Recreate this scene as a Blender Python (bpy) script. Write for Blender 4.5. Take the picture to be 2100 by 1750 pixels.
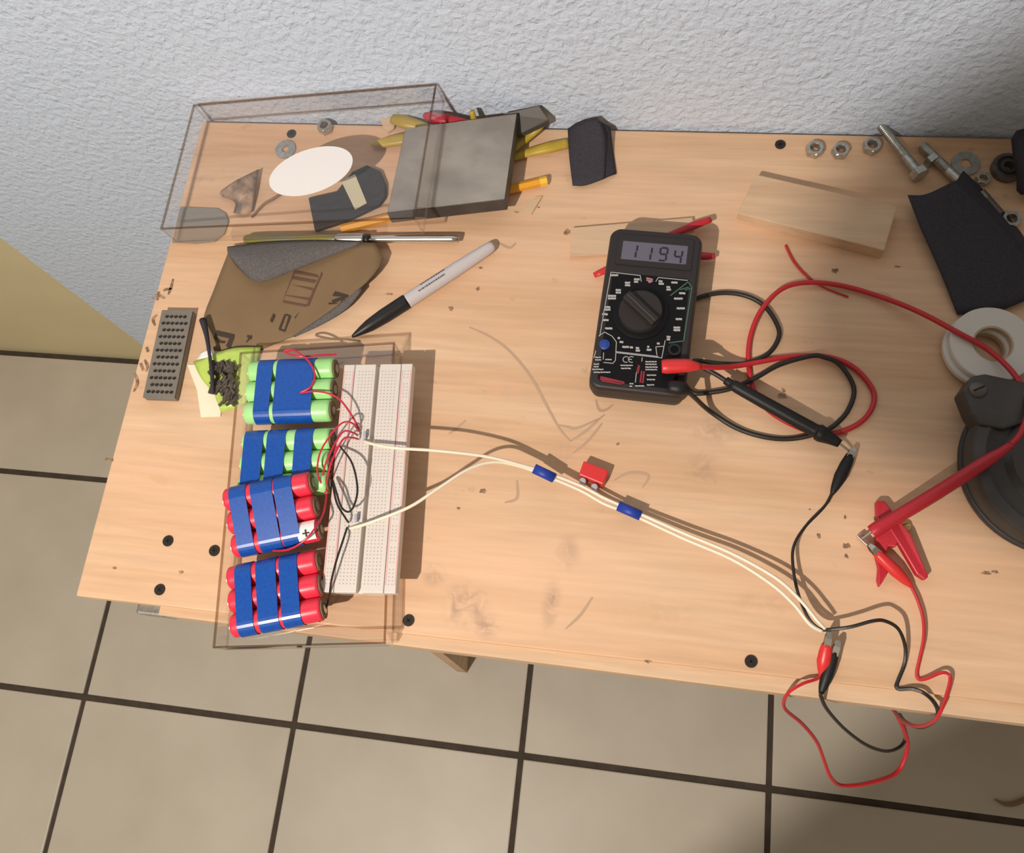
import bpy, bmesh, math, random
from mathutils import Vector, Matrix
random.seed(7)
SC = bpy.context.scene
C = SC.collection
for o in list(bpy.data.objects):
    bpy.data.objects.remove(o)

# ------------------------------------------------------------------ camera
# world: table top z = 0, its back left corner at the origin, wall along y = 0, metres
FPX = 1758.865
CAM = Vector((0.414102, -0.458215, 0.609247))
RX = Vector((0.985487, 0.117068, -0.122922))
RY = Vector((0.073772, -0.947549, -0.310980))   # image down
RZ = Vector((-0.152880, 0.297398, -0.942434))   # view direction
cam = bpy.data.cameras.new('camera')
cam.sensor_fit = 'HORIZONTAL'; cam.sensor_width = 36.0
cam.lens = FPX * 36.0 / 2100.0
cam.clip_start = 0.01; cam.clip_end = 50
cam_ob = bpy.data.objects.new('camera', cam); C.objects.link(cam_ob)
m = Matrix.Identity(4)
for i in range(3):
    m[i][0] = RX[i]; m[i][1] = -RY[i]; m[i][2] = -RZ[i]; m[i][3] = CAM[i]
cam_ob.matrix_world = m
SC.camera = cam_ob

# ------------------------------------------------------------------ room light (soft light of the room) and exposure
w = bpy.data.worlds.new('room_light'); SC.world = w; w.use_nodes = True
w.node_tree.nodes['Background'].inputs[0].default_value = (1.0, 0.88, 0.70, 1)
w.node_tree.nodes['Background'].inputs[1].default_value = 0.24
LAMP = Vector((0.00, -1.04, 1.02))
LAMP_POWER = 67.0
LAMP_COLOR = (1.0, 0.91, 0.82)
SC.view_settings.view_transform = 'Standard'
SC.view_settings.look = 'None'
SC.view_settings.exposure = 0.0
SC.view_settings.gamma = 1.0
SC.view_settings.use_curve_mapping = False

def at(u, v, z=0.0):
    """point of the photograph at height z above the table top"""
    d = RX * ((u - 1050) / FPX) + RY * ((v - 875) / FPX) + RZ
    return CAM + d * ((z - CAM.z) / d.z)

# ------------------------------------------------------------------ materials
MATS = {}
def mat(name, col, rough=0.5, metal=0.0, noise=None, bump=None, spec=0.5, stretch=(1, 1, 1), coat=0.0):
    """noise = (scale, colour2, low, high); bump = (scale, strength, distance)"""
    if name in MATS: return MATS[name]
    mt = bpy.data.materials.new(name); mt.use_nodes = True; MATS[name] = mt
    nt = mt.node_tree; b = nt.nodes['Principled BSDF']
    b.inputs['Base Color'].default_value = (*col, 1)
    b.inputs['Roughness'].default_value = rough
    b.inputs['Metallic'].default_value = metal
    b.inputs['Specular IOR Level'].default_value = spec
    b.inputs['Coat Weight'].default_value = coat
    tc = nt.nodes.new('ShaderNodeTexCoord'); mp = nt.nodes.new('ShaderNodeMapping')
    mp.inputs['Scale'].default_value = stretch
    nt.links.new(tc.outputs['Object'], mp.inputs[0])
    if noise:
        n = nt.nodes.new('ShaderNodeTexNoise'); n.inputs['Scale'].default_value = noise[0]; n.inputs['Detail'].default_value = 6
        r = nt.nodes.new('ShaderNodeValToRGB')
        r.color_ramp.elements[0].position = noise[2]; r.color_ramp.elements[1].position = noise[3]
        r.color_ramp.elements[0].color = (*col, 1); r.color_ramp.elements[1].color = (*noise[1], 1)
        nt.links.new(mp.outputs[0], n.inputs['Vector']); nt.links.new(n.outputs['Fac'], r.inputs[0])
        nt.links.new(r.outputs[0], b.inputs['Base Color'])
    if bump:
        n2 = nt.nodes.new('ShaderNodeTexNoise'); n2.inputs['Scale'].default_value = bump[0]; n2.inputs['Detail'].default_value = 4
        bn = nt.nodes.new('ShaderNodeBump'); bn.inputs['Strength'].default_value = bump[1]; bn.inputs['Distance'].default_value = bump[2]
        nt.links.new(mp.outputs[0], n2.inputs['Vector']); nt.links.new(n2.outputs['Fac'], bn.inputs['Height']); nt.links.new(bn.outputs[0], b.inputs['Normal'])
    return mt

def wood_mat(name, light, dark, knot, scale=1.0, seed=0.0, stains=True, smudges=()):
    mt = bpy.data.materials.new(name); mt.use_nodes = True; MATS[name] = mt
    nt = mt.node_tree; N = nt.nodes; Lk = nt.links.new; b = N['Principled BSDF']
    b.inputs['Roughness'].default_value = 0.62; b.inputs['Specular IOR Level'].default_value = 0.25
    tc = N.new('ShaderNodeTexCoord'); mp = N.new('ShaderNodeMapping')
    mp.inputs['Location'].default_value = (seed, seed * .7, seed * .3)
    mp.inputs['Scale'].default_value = (2.2 * scale, 26 * scale, 26 * scale)
    Lk(tc.outputs['Object'], mp.inputs[0])
    n1 = N.new('ShaderNodeTexNoise'); n1.inputs['Scale'].default_value = 1.0; n1.inputs['Detail'].default_value = 5; n1.inputs['Distortion'].default_value = 0.6
    Lk(mp.outputs[0], n1.inputs['Vector'])
    r1 = N.new('ShaderNodeValToRGB'); r1.color_ramp.elements[0].position = 0.38; r1.color_ramp.elements[1].position = 0.66
    r1.color_ramp.elements[0].color = (*light, 1); r1.color_ramp.elements[1].color = (*dark, 1)
    Lk(n1.outputs['Fac'], r1.inputs[0])
    mp2 = N.new('ShaderNodeMapping'); mp2.inputs['Scale'].default_value = (14 * scale, 210 * scale, 210 * scale); Lk(tc.outputs['Object'], mp2.inputs[0])
    n2 = N.new('ShaderNodeTexNoise'); n2.inputs['Scale'].default_value = 1.0; n2.inputs['Detail'].default_value = 3; Lk(mp2.outputs[0], n2.inputs['Vector'])
    mx = N.new('ShaderNodeMixRGB'); mx.blend_type = 'MULTIPLY'; mx.inputs[0].default_value = 0.33
    Lk(r1.outputs[0], mx.inputs[1]); Lk(n2.outputs['Fac'], mx.inputs[2])
    mul = N.new('ShaderNodeMixRGB'); mul.blend_type = 'MIX'; mul.inputs[2].default_value = (*knot, 1)
    Lk(mx.outputs[0], mul.inputs[1])
    # large warm patches
    n3 = N.new('ShaderNodeTexNoise'); n3.inputs['Scale'].default_value = 5.0 * scale; n3.inputs['Detail'].default_value = 2
    mp3 = N.new('ShaderNodeMapping'); mp3.inputs['Scale'].default_value = (.6, 1.7, 1); mp3.inputs['Location'].default_value = (seed + 7.3, 2.1, 0)
    Lk(tc.outputs['Object'], mp3.inputs[0]); Lk(mp3.outputs[0], n3.inputs['Vector'])
    rr = N.new('ShaderNodeMapRange'); rr.inputs[1].default_value = 0.48; rr.inputs[2].default_value = 0.75; rr.inputs[3].default_value = 0; rr.inputs[4].default_value = 0.5
    Lk(n3.outputs['Fac'], rr.inputs[0]); Lk(rr.outputs[0], mul.inputs[0])
    last = mul
    if stains:
        n4 = N.new('ShaderNodeTexNoise'); n4.inputs['Scale'].default_value = 42; n4.inputs['Detail'].default_value = 5; n4.inputs['Roughness'].default_value = 0.6
        mp4 = N.new('ShaderNodeMapping'); mp4.inputs['Scale'].default_value = (.8, 1.25, 1); Lk(tc.outputs['Object'], mp4.inputs[0]); Lk(mp4.outputs[0], n4.inputs['Vector'])
        r4 = N.new('ShaderNodeMapRange'); r4.inputs[1].default_value = 0.66; r4.inputs[2].default_value = 0.80; r4.inputs[3].default_value = 0; r4.inputs[4].default_value = 0.6
        Lk(n4.outputs['Fac'], r4.inputs[0])
        m4 = N.new('ShaderNodeMixRGB'); m4.inputs[2].default_value = (0.20, 0.12, 0.075, 1)
        Lk(r4.outputs[0], m4.inputs[0]); Lk(last.outputs[0], m4.inputs[1]); last = m4
    for (u, v, ru, rv, amt, col) in smudges:      # hand dirt and rubbed graphite, each with its own place on the board
        c = at(u, v); vs = N.new('ShaderNodeVectorMath'); vs.operation = 'SUBTRACT'; vs.inputs[1].default_value = (c.x, c.y, 0)
        vm = N.new('ShaderNodeVectorMath'); vm.operation = 'MULTIPLY'; vm.inputs[1].default_value = (1 / (ru * .0003), 1 / (rv * .0003), 0)
        vl = N.new('ShaderNodeVectorMath'); vl.operation = 'LENGTH'
        Lk(tc.outputs['Object'], vs.inputs[0]); Lk(vs.outputs[0], vm.inputs[0]); Lk(vm.outputs[0], vl.inputs[0])
        mr = N.new('ShaderNodeMapRange'); mr.interpolation_type = 'SMOOTHSTEP'; mr.inputs[1].default_value = 1.0; mr.inputs[2].default_value = 0.1; mr.inputs[3].default_value = 0; mr.inputs[4].default_value = amt
        Lk(vl.outputs['Value'], mr.inputs[0])
        ns = N.new('ShaderNodeTexNoise'); ns.inputs['Scale'].default_value = 75; ns.inputs['Detail'].default_value = 5; ns.inputs['Distortion'].default_value = 1.2; Lk(tc.outputs['Object'], ns.inputs['Vector'])
        nr = N.new('ShaderNodeMapRange'); nr.inputs[1].default_value = .40; nr.inputs[2].default_value = .62; Lk(ns.outputs['Fac'], nr.inputs[0])
        mm = N.new('ShaderNodeMath'); mm.operation = 'MULTIPLY'; Lk(mr.outputs[0], mm.inputs[0]); Lk(nr.outputs[0], mm.inputs[1])
        ms = N.new('ShaderNodeMixRGB'); ms.inputs[2].default_value = (*col, 1); Lk(mm.outputs[0], ms.inputs[0]); Lk(last.outputs[0], ms.inputs[1]); last = ms
    Lk(last.outputs[0], b.inputs['Base Color'])
    bn = N.new('ShaderNodeBump'); bn.inputs['Strength'].default_value = 0.15; bn.inputs['Distance'].default_value = 0.0006
    Lk(n2.outputs['Fac'], bn.inputs['Height']); Lk(bn.outputs[0], b.inputs['Normal'])
    return mt

def clear_mat(name, tint, gloss=0.07, rough=0.03):
    mt = bpy.data.materials.new(name); mt.use_nodes = True; MATS[name] = mt
    nt = mt.node_tree; N = nt.nodes; Lk = nt.links.new
    N.remove(N['Principled BSDF'])
    tr = N.new('ShaderNodeBsdfTransparent'); tr.inputs[0].default_value = (*tint, 1)
    gl = N.new('ShaderNodeBsdfGlossy'); gl.inputs['Roughness'].default_value = rough; gl.inputs[0].default_value = (1, 1, 1, 1)
    fr = N.new('ShaderNodeFresnel'); fr.inputs[0].default_value = 1.49
    mul = N.new('ShaderNodeMath'); mul.operation = 'MULTIPLY'; mul.inputs[1].default_value = gloss / 0.04
    mx = N.new('ShaderNodeMixShader')
    ge = N.new('ShaderNodeNewGeometry'); fb = N.new('ShaderNodeMath'); fb.operation = 'SUBTRACT'; fb.inputs[0].default_value = 1.0
    m2 = N.new('ShaderNodeMath'); m2.operation = 'MULTIPLY'; m2.use_clamp = True     # mirror only at the outer face of each sheet
    Lk(ge.outputs['Backfacing'], fb.inputs[1]); Lk(mul.outputs[0], m2.inputs[0]); Lk(fb.outputs[0], m2.inputs[1])
    Lk(fr.outputs[0], mul.inputs[0]); Lk(m2.outputs[0], mx.inputs[0]); Lk(tr.outputs[0], mx.inputs[1]); Lk(gl.outputs[0], mx.inputs[2])
    Lk(mx.outputs[0], N['Material Output'].inputs[0])
    return mt

def stucco_mat():
    mt = bpy.data.materials.new('stucco'); mt.use_nodes = True
    nt = mt.node_tree; N = nt.nodes; Lk = nt.links.new; b = N['Principled BSDF']
    b.inputs['Base Color'].default_value = (0.60, 0.68, 0.81, 1); b.inputs['Roughness'].default_value = 0.75; b.inputs['Specular IOR Level'].default_value = 0.2
    tc = N.new('ShaderNodeTexCoord')
    n1 = N.new('ShaderNodeTexNoise'); n1.inputs['Scale'].default_value = 190; n1.inputs['Detail'].default_value = 3; n1.inputs['Distortion'].default_value = 0.5
    n2 = N.new('ShaderNodeTexVoronoi'); n2.inputs['Scale'].default_value = 140; n2.feature = 'SMOOTH_F1'
    Lk(tc.outputs['Object'], n1.inputs['Vector']); Lk(tc.outputs['Object'], n2.inputs['Vector'])
    ad = N.new('ShaderNodeMath'); ad.operation = 'SUBTRACT'; Lk(n1.outputs['Fac'], ad.inputs[0])
    sc = N.new('ShaderNodeMath'); sc.operation = 'MULTIPLY'; sc.inputs[1].default_value = 0.55; Lk(n2.outputs['Distance'], sc.inputs[0]); Lk(sc.outputs[0], ad.inputs[1])
    bn = N.new('ShaderNodeBump'); bn.inputs['Strength'].default_value = 0.85; bn.inputs['Distance'].default_value = 0.0030
    Lk(ad.outputs[0], bn.inputs['Height']); Lk(bn.outputs[0], b.inputs['Normal'])
    return mt

def tile_mat():
    mt = bpy.data.materials.new('floor_tile'); mt.use_nodes = True
    nt = mt.node_tree; N = nt.nodes; Lk = nt.links.new; b = N['Principled BSDF']
    b.inputs['Roughness'].default_value = 0.42; b.inputs['Specular IOR Level'].default_value = 0.35
    tc = N.new('ShaderNodeTexCoord'); oi = N.new('ShaderNodeObjectInfo')
    vm = N.new('ShaderNodeVectorMath'); vm.operation = 'ADD'
    cm = N.new('ShaderNodeVectorMath'); cm.operation = 'SCALE'; cm.inputs['Scale'].default_value = 17
    Lk(oi.outputs['Location'], cm.inputs[0]); Lk(tc.outputs['Object'], vm.inputs[0]); Lk(cm.outputs[0], vm.inputs[1])
    n = N.new('ShaderNodeTexNoise'); n.inputs['Scale'].default_value = 9; n.inputs['Detail'].default_value = 6
    Lk(vm.outputs[0], n.inputs['Vector'])
    r = N.new('ShaderNodeValToRGB'); r.color_ramp.elements[0].position = 0.3; r.color_ramp.elements[1].position = 0.75
    r.color_ramp.elements[0].color = (0.57, 0.515, 0.425, 1); r.color_ramp.elements[1].color = (0.495, 0.445, 0.36, 1)
    Lk(n.outputs['Fac'], r.inputs[0]); Lk(r.outputs[0], b.inputs['Base Color'])
    return mt

M_WOOD = wood_mat('pine_board', (0.86, 0.580, 0.372), (0.76, 0.468, 0.275), (0.84, 0.510, 0.325), smudges=[(955, 1245, 75, 75, .6, (.30, .20, .16)), (1000, 1285, 45, 40, .5, (.28, .18, .15)), (890, 1180, 40, 40, .5, (.33, .22, .17)), (1165, 1130, 45, 60, .4, (.36, .23, .17)),
    (1130, 1240, 30, 90, .45, (.36, .23, .17)), (1470, 880, 90, 60, .45, (.35, .21, .14)), (1440, 960, 60, 60, .4, (.38, .24, .16)), (1290, 1040, 120, 40, .3, (.40, .26, .18)), (1000, 800, 160, 60, .35, (.80, .44, .25)),
    (330, 985, 90, 25, .45, (.62, .38, .20)), (1350, 1250, 150, 60, .3, (.55, .36, .20)), (1150, 930, 70, 60, .35, (.48, .30, .21)), (420, 370, 40, 30, .5, (.40, .26, .16)), (1560, 1240, 90, 50, .3, (.48, .30, .18))])
M_PINE2 = wood_mat('pine_offcut', (0.80, 0.565, 0.37), (0.71, 0.465, 0.285), (0.76, 0.53, 0.36), 1.4, 5.0, False)
M_ACRYL = clear_mat('clear_acrylic', (0.988, 0.982, 0.978))
M_EDGE = clear_mat('acrylic_edge', (0.70, 0.615, 0.55), 0.05, 0.1)
M_EDGE2 = clear_mat('acrylic_rim', (0.90, 0.865, 0.84), 0.09, 0.1)
M_STUCCO = stucco_mat(); M_TILE = tile_mat()
M_GROUT = mat('grout', (0.075, 0.055, 0.04), 0.9, noise=(60, (0.05, 0.037, 0.026), .3, .7))
M_TAN = mat('tan_paint', (0.66, 0.57, 0.345), 0.6, noise=(8, (0.62, 0.53, 0.32), .3, .7))
M_STEEL = mat('zinc_steel', (0.58, 0.58, 0.55), 0.32, 0.9, noise=(300, (0.40, 0.40, 0.37), .35, .7))
M_STEELD = mat('dark_steel', (0.16, 0.15, 0.145), 0.45, 0.8, noise=(120, (0.24, 0.22, 0.20), .35, .7))
M_BLOCK = mat('brushed_steel', (0.31, 0.272, 0.236), 0.38, 0.5, noise=(17, (0.50, 0.45, 0.39), .36, .68), stretch=(1.1, 1.5, 1), bump=(420, .12, .0004))
M_BLOCKS = mat('steel_side', (0.060, 0.052, 0.050), 0.5, 0.2, noise=(90, (0.085, 0.075, 0.066), .35, .7))
M_BLACK = mat('black_plastic', (0.014, 0.0125, 0.013), 0.42, spec=0.4)
M_BLACK2 = mat('black_rubber', (0.011, 0.010, 0.010), 0.5, spec=0.35)
M_CASE = mat('meter_case', (0.026, 0.021, 0.021), 0.5, spec=0.35, bump=(900, 0.15, 0.0004))
M_FACE = mat('meter_face', (0.005, 0.0045, 0.0055), 0.5, spec=0.18)
M_KNOB = mat('meter_knob', (0.027, 0.022, 0.021), 0.5, spec=0.3)
M_LCD = mat('lcd', (0.125, 0.115, 0.155), 0.3)
M_DIGIT = mat('lcd_digit', (0.016, 0.012, 0.03), 0.5)
M_WPRINT = mat('white_print', (0.42, 0.41, 0.40), 0.6)
M_GPRINT = mat('green_print', (0.055, 0.13, 0.085), 0.6)
M_RPRINT = mat('red_print', (0.28, 0.022, 0.035), 0.6)
M_PPRINT = mat('pink_print', (0.42, 0.20, 0.21), 0.6)
M_BLUE = mat('blue_socket', (0.015, 0.055, 0.32), 0.45)
M_RED = mat('red_plastic', (0.66, 0.030, 0.030), 0.38)
M_REDD = mat('deep_red_plastic', (0.50, 0.016, 0.030), 0.42)
M_REDW = mat('red_wire', (0.55, 0.020, 0.028), 0.4)
M_REDT = mat('thin_red_wire', (0.60, 0.022, 0.06), 0.4)
M_BLKW = mat('black_wire', (0.016, 0.013, 0.011), 0.45)
M_WHW = mat('white_wire', (0.86, 0.76, 0.60), 0.45)
M_GREENC = mat('green_cell_wrap', (0.34, 0.72, 0.24), 0.35, noise=(60, (0.42, 0.78, 0.32), .35, .65))
M_REDC = mat('red_cell_wrap', (0.78, 0.035, 0.07), 0.33)
M_TAPE = mat('blue_tape', (0.004, 0.060, 0.33), 0.33, noise=(400, (0.006, 0.085, 0.40), .3, .7))
M_BTAPE = mat('blue_tape_dark', (0.012, 0.045, 0.34), 0.5)
M_CARD = mat('brown_insulator', (0.20, 0.12, 0.065), 0.8)
M_NICKEL = mat('nickel', (0.62, 0.58, 0.50), 0.3, 1.0)
M_WHITE = mat('white_paper', (0.86, 0.82, 0.80), 0.6)
M_BBOARD = mat('breadboard_white', (0.70, 0.63, 0.575), 0.45)
M_BHOLE = mat('breadboard_hole', (0.42, 0.38, 0.345), 0.8)
M_BLINE = mat('breadboard_red_line', (0.80, 0.42, 0.40), 0.6)
M_BSIDE = mat('breadboard_side', (0.74, 0.68, 0.58), 0.55)
M_BROWNP = mat('sandpaper_back', (0.245, 0.158, 0.082), 0.85, noise=(14, (0.195, 0.122, 0.060), .3, .75))
M_GRIT = mat('grey_grit', (0.095, 0.085, 0.083), 0.85, noise=(700, (0.15, 0.135, 0.13), .35, .7), bump=(1200, .6, .0004))
M_GRITD = mat('dark_grit', (0.026, 0.0225, 0.030), 0.8, noise=(800, (0.045, 0.039, 0.052), .35, .7), bump=(1200, .6, .0004))
M_PRINT = mat('brown_print', (0.050, 0.031, 0.022), 0.8)
M_PRINT2 = mat('maroon_print', (0.125, 0.062, 0.040), 0.8)
M_PLATE = mat('grey_plate', (0.20, 0.175, 0.145), 0.55, 0.15, noise=(60, (0.24, 0.21, 0.175), .35, .7))
M_HOLE = mat('plate_hole', (0.02, 0.017, 0.015), 0.8)
M_LIME = mat('lime_plastic', (0.42, 0.60, 0.085), 0.4, noise=(70, (0.55, 0.68, 0.16), .35, .65))
M_CREAM = mat('cream_card', (0.88, 0.82, 0.62), 0.7)
M_SEED = mat('brown_screws', (0.055, 0.042, 0.030), 0.6, noise=(300, (0.12, 0.095, 0.07), .4, .7))
M_YEL = mat('yellow_sleeve', (0.42, 0.285, 0.025), 0.4, noise=(40, (0.56, 0.40, 0.05), .35, .65))
M_ORANGE = mat('orange_pencil', (0.80, 0.36, 0.02), 0.35)
M_TAPEW = mat('white_tape', (0.66, 0.62, 0.56), 0.5)
M_TAPES = mat('tape_side', (0.58, 0.56, 0.58), 0.55)
M_CAST = mat('cast_iron', (0.080, 0.072, 0.064), 0.5, 0.2, noise=(40, (0.045, 0.040, 0.038), .3, .7))
M_CASTD = mat('cast_iron_dark', (0.028, 0.024, 0.022), 0.55, noise=(40, (0.04, 0.034, 0.03), .3, .7))
M_SCREW = mat('black_screw', (0.040, 0.032, 0.026), 0.45, 0.5)
M_SLOT = mat('screw_slot', (0.008, 0.007, 0.006), 0.8)
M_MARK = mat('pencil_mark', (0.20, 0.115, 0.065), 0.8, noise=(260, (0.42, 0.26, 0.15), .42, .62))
M_MARKL = mat('faint_dark_line', (0.50, 0.335, 0.22), 0.8)
M_MBARREL = mat('marker_barrel', (0.56, 0.52, 0.525), 0.45)
M_MPRINT = mat('marker_print', (0.10, 0.085, 0.10), 0.6)
M_CHIP = mat('torn_chip', (0.52, 0.34, 0.22), 0.8, noise=(45, (0.12, 0.085, 0.065), .45, .6))
M_TWIG = mat('twig', (0.24, 0.155, 0.085), 0.8)
M_BEIGE = mat('beige_label', (0.66, 0.60, 0.42), 0.6)
M_DKPAD = mat('dark_pad', (0.030, 0.026, 0.028), 0.65)
M_HANDLE = mat('clear_handle', (0.19, 0.18, 0.12), 0.3, noise=(30, (0.23, 0.195, 0.04), .45, .55))
M_SILVER = mat('chrome', (0.72, 0.69, 0.65), 0.22, 1.0)
M_BRASS = mat('brass', (0.70, 0.55, 0.22), 0.25, 1.0)
M_GREYP = mat('grey_terminal', (0.42, 0.42, 0.48), 0.45)
M_BULB = bpy.data.materials.new('lamp_bulb'); M_BULB.use_nodes = True
M_BULB.node_tree.nodes['Principled BSDF'].inputs['Base Color'].default_value = (0.9, 0.88, 0.82, 1)
M_ENAMEL = mat('black_enamel', (0.02, 0.02, 0.02), 0.4)

# ------------------------------------------------------------------ helpers
def mesh_ob(name, verts, faces, material, parent=None, smooth=False, label=None):
    me = bpy.data.meshes.new(name)
    me.from_pydata([tuple(v) for v in verts], [], faces); me.update()
    bm = bmesh.new(); bm.from_mesh(me); bmesh.ops.recalc_face_normals(bm, faces=bm.faces); bm.to_mesh(me); bm.free()
    if material: me.materials.append(material)
    if smooth:
        for p in me.polygons: p.use_smooth = True
    o = bpy.data.objects.new(name, me); C.objects.link(o)
    if parent: o.parent = parent; 
    if label: o['label'] = label
    return o

def bm_ob(name, bm, material, parent=None, smooth=False):
    me = bpy.data.meshes.new(name); bmesh.ops.recalc_face_normals(bm, faces=bm.faces); bm.to_mesh(me); bm.free()
    if material: me.materials.append(material)
    if smooth:
        for p in me.polygons: p.use_smooth = True
    o = bpy.data.objects.new(name, me); C.objects.link(o)
    if parent: o.parent = parent
    return o

def tag(o, label, cat, group=None):
    o['label'] = label; o['category'] = cat
    if group: o['group'] = group
    return o

def thing(name, label, cat, loc=(0, 0, 0), group=None, matrix=None):
    o = bpy.data.objects.new(name, None); C.objects.link(o)
    o.empty_display_size = 0.01
    if matrix is not None: o.matrix_world = matrix
    else: o.location = loc
    return tag(o, label, cat, group)

def struct(o):
    o['kind'] = 'structure'; return o

def add_box(bm, c, s, rot=None, bevel=0.0):
    r = bmesh.ops.create_cube(bm, size=1.0)
    M = Matrix.Translation(Vector(c)) @ (rot.to_4x4() if rot is not None else Matrix.Identity(4)) @ Matrix.Diagonal((*s, 1))
    bmesh.ops.transform(bm, matrix=M, verts=r['verts'])
    if bevel:
        es = list({e for v in r['verts'] for e in v.link_edges})
        bmesh.ops.bevel(bm, geom=es, offset=bevel, segments=2, affect='EDGES', profile=0.5)

def box(name, c, s, material, parent=None, rotz=0.0, bevel=0.0):
    bm = bmesh.new(); add_box(bm, c, s, Matrix.Rotation(rotz, 3, 'Z') if rotz else None, bevel)
    return bm_ob(name, bm, material, parent)

def catmull(P, n=8):
    P = [Vector(p) for p in P]
    if len(P) == 2: return P
    out = []
    for i in range(len(P) - 1):
        a = P[i - 1] if i else P[0] * 2 - P[1]
        b, c = P[i], P[i + 1]
        d = P[i + 2] if i + 2 < len(P) else c * 2 - b
        for k in range(n):
            t = k / n
            out.append(0.5 * ((2 * b) + (c - a) * t + (2 * a - 5 * b + 4 * c - d) * t * t + (3 * b - a - 3 * c + d) * t ** 3))
    out.append(P[-1]); return out

def tube_geo(pts, radii, sides=8, flat=1.0):
    """verts and faces of a tube along pts; flat < 1 squashes it in z"""
    n = len(pts); V = []; F = []
    if not isinstance(radii, (list, tuple)): radii = [radii] * n
    up = Vector((0, 0, 1)); prev = None
    for i, p in enumerate(pts):
        t = (pts[min(i + 1, n - 1)] - pts[max(i - 1, 0)])
        t = t.normalized() if t.length > 1e-9 else Vector((1, 0, 0))
        if prev is None:
            a = t.cross(up)
            if a.length < 1e-3: a = t.cross(Vector((0, 1, 0)))
            a.normalize()
        else:
            a = (prev - t * prev.dot(t))
            a = a.normalized() if a.length > 1e-6 else t.orthogonal().normalized()
        prev = a; b = a.cross(t).normalized()
        for k in range(sides):
            an = 2 * math.pi * (k + .5) / sides
            V.append(p + (a * math.cos(an) + b * math.sin(an) * flat) * radii[i])
    for i in range(n - 1):
        for k in range(sides):
            k2 = (k + 1) % sides
            F.append((i * sides + k, i * sides + k2, (i + 1) * sides + k2, (i + 1) * sides + k))
    F.append(tuple(range(sides - 1, -1, -1))); F.append(tuple((n - 1) * sides + k for k in range(sides)))
    return V, F

def tube(name, pts, r, material, parent=None, sides=8, n=8, flat=1.0, smoothpath=True):
    P = catmull(pts, n) if smoothpath else [Vector(p) for p in pts]
    if isinstance(r, (list, tuple)) and len(r) != len(P):
        k = len(r) - 1
        r = [r[min(int(i / (len(P) - 1) * k), k - 1)] * (1 - (i / (len(P) - 1) * k - min(int(i / (len(P) - 1) * k), k - 1))) + r[min(int(i / (len(P) - 1) * k), k - 1) + 1] * (i / (len(P) - 1) * k - min(int(i / (len(P) - 1) * k), k - 1)) for i in range(len(P))]
    V, F = tube_geo(P, r, sides, flat)
    return mesh_ob(name, V, F, material, parent, smooth=sides > 6)

def wire_pts(px):
    return [at(*q) for q in px]

def cyl(name, c, r, h, material, parent=None, seg=24, axis=None, r2=None, bevel=0.0):
    bm = bmesh.new()
    rr = bmesh.ops.create_cone(bm, cap_ends=True, segments=seg, radius1=r, radius2=r if r2 is None else r2, depth=h)
    if bevel:
        es = [e for e in bm.edges if all(abs(abs(v.co.z) - h / 2) < 1e-9 for v in e.verts)]
        bmesh.ops.bevel(bm, geom=es, offset=bevel, segments=2, affect='EDGES', profile=0.5)
    q = Vector((0, 0, 1)).rotation_difference(Vector(axis)) if axis is not None else None
    M = Matrix.Translation(Vector(c)) @ (q.to_matrix().to_4x4() if q else Matrix.Identity(4))
    bmesh.ops.transform(bm, matrix=M, verts=bm.verts)
    return bm_ob(name, bm, material, parent, smooth=False)

def lathe(name, prof, material, parent=None, seg=40, center=(0, 0, 0), axis=None, smooth=True, closed=False):
    """prof: list of (radius, height) around z"""
    V = []; F = []; n = len(prof)
    q = Vector((0, 0, 1)).rotation_difference(Vector(axis)).to_matrix() if axis is not None else Matrix.Identity(3)
    for k in range(seg):
        a = 2 * math.pi * k / seg
        for r, z in prof: V.append(Vector(center) + q @ Vector((r * math.cos(a), r * math.sin(a), z)))
    for k in range(seg):
        k2 = (k + 1) % seg
        for i in range(n if closed else n - 1):
            j = (i + 1) % n
            F.append((k * n + i, k2 * n + i, k2 * n + j, k * n + j))
    if not closed:
        if prof[0][0] > 1e-6: F.append(tuple(k * n for k in range(seg)))
        if prof[-1][0] > 1e-6: F.append(tuple(k * n + n - 1 for k in range(seg - 1, -1, -1)))
    o = mesh_ob(name, V, F, material, parent)
    bm = bmesh.new(); bm.from_mesh(o.data); bmesh.ops.remove_doubles(bm, verts=bm.verts, dist=1e-6); bmesh.ops.recalc_face_normals(bm, faces=bm.faces)
    if smooth:
        for f in bm.faces: f.smooth = True
        for e in bm.edges:
            if len(e.link_faces) == 2 and e.calc_face_angle(0) > 0.7: e.smooth = False
    bm.to_mesh(o.data); bm.free()
    return o

def slab(name, top, thick, material, parent=None, bevel=0.0, down=Vector((0, 0, -1))):
    """prism: polygon of 3D points as upper face, thickness below it"""
    n = len(top); V = [Vector(p) for p in top] + [Vector(p) + down * thick for p in top]
    F = [tuple(range(n)), tuple(range(2 * n - 1, n - 1, -1))] + [(i, i + n, (i + 1) % n + n, (i + 1) % n) for i in range(n)]
    o = mesh_ob(name, V, F, material, parent)
    if bevel:
        bm = bmesh.new(); bm.from_mesh(o.data)
        bmesh.ops.bevel(bm, geom=bm.edges[:], offset=bevel, segments=2, affect='EDGES', profile=0.5); bm.to_mesh(o.data); bm.free()
    return o

def resample(P, n):
    P = catmull([Vector(p) for p in P], 10) if len(P) > 2 else [Vector(p) for p in P]
    L = [0]
    for a, b in zip(P, P[1:]): L.append(L[-1] + (b - a).length)
    out = []
    for i in range(n + 1):
        s = L[-1] * i / n; k = 0
        while k < len(L) - 2 and L[k + 1] < s: k += 1
        d = L[k + 1] - L[k]; t = 0 if d < 1e-9 else (s - L[k]) / d
        out.append(P[k].lerp(P[k + 1], t))
    return out

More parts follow.
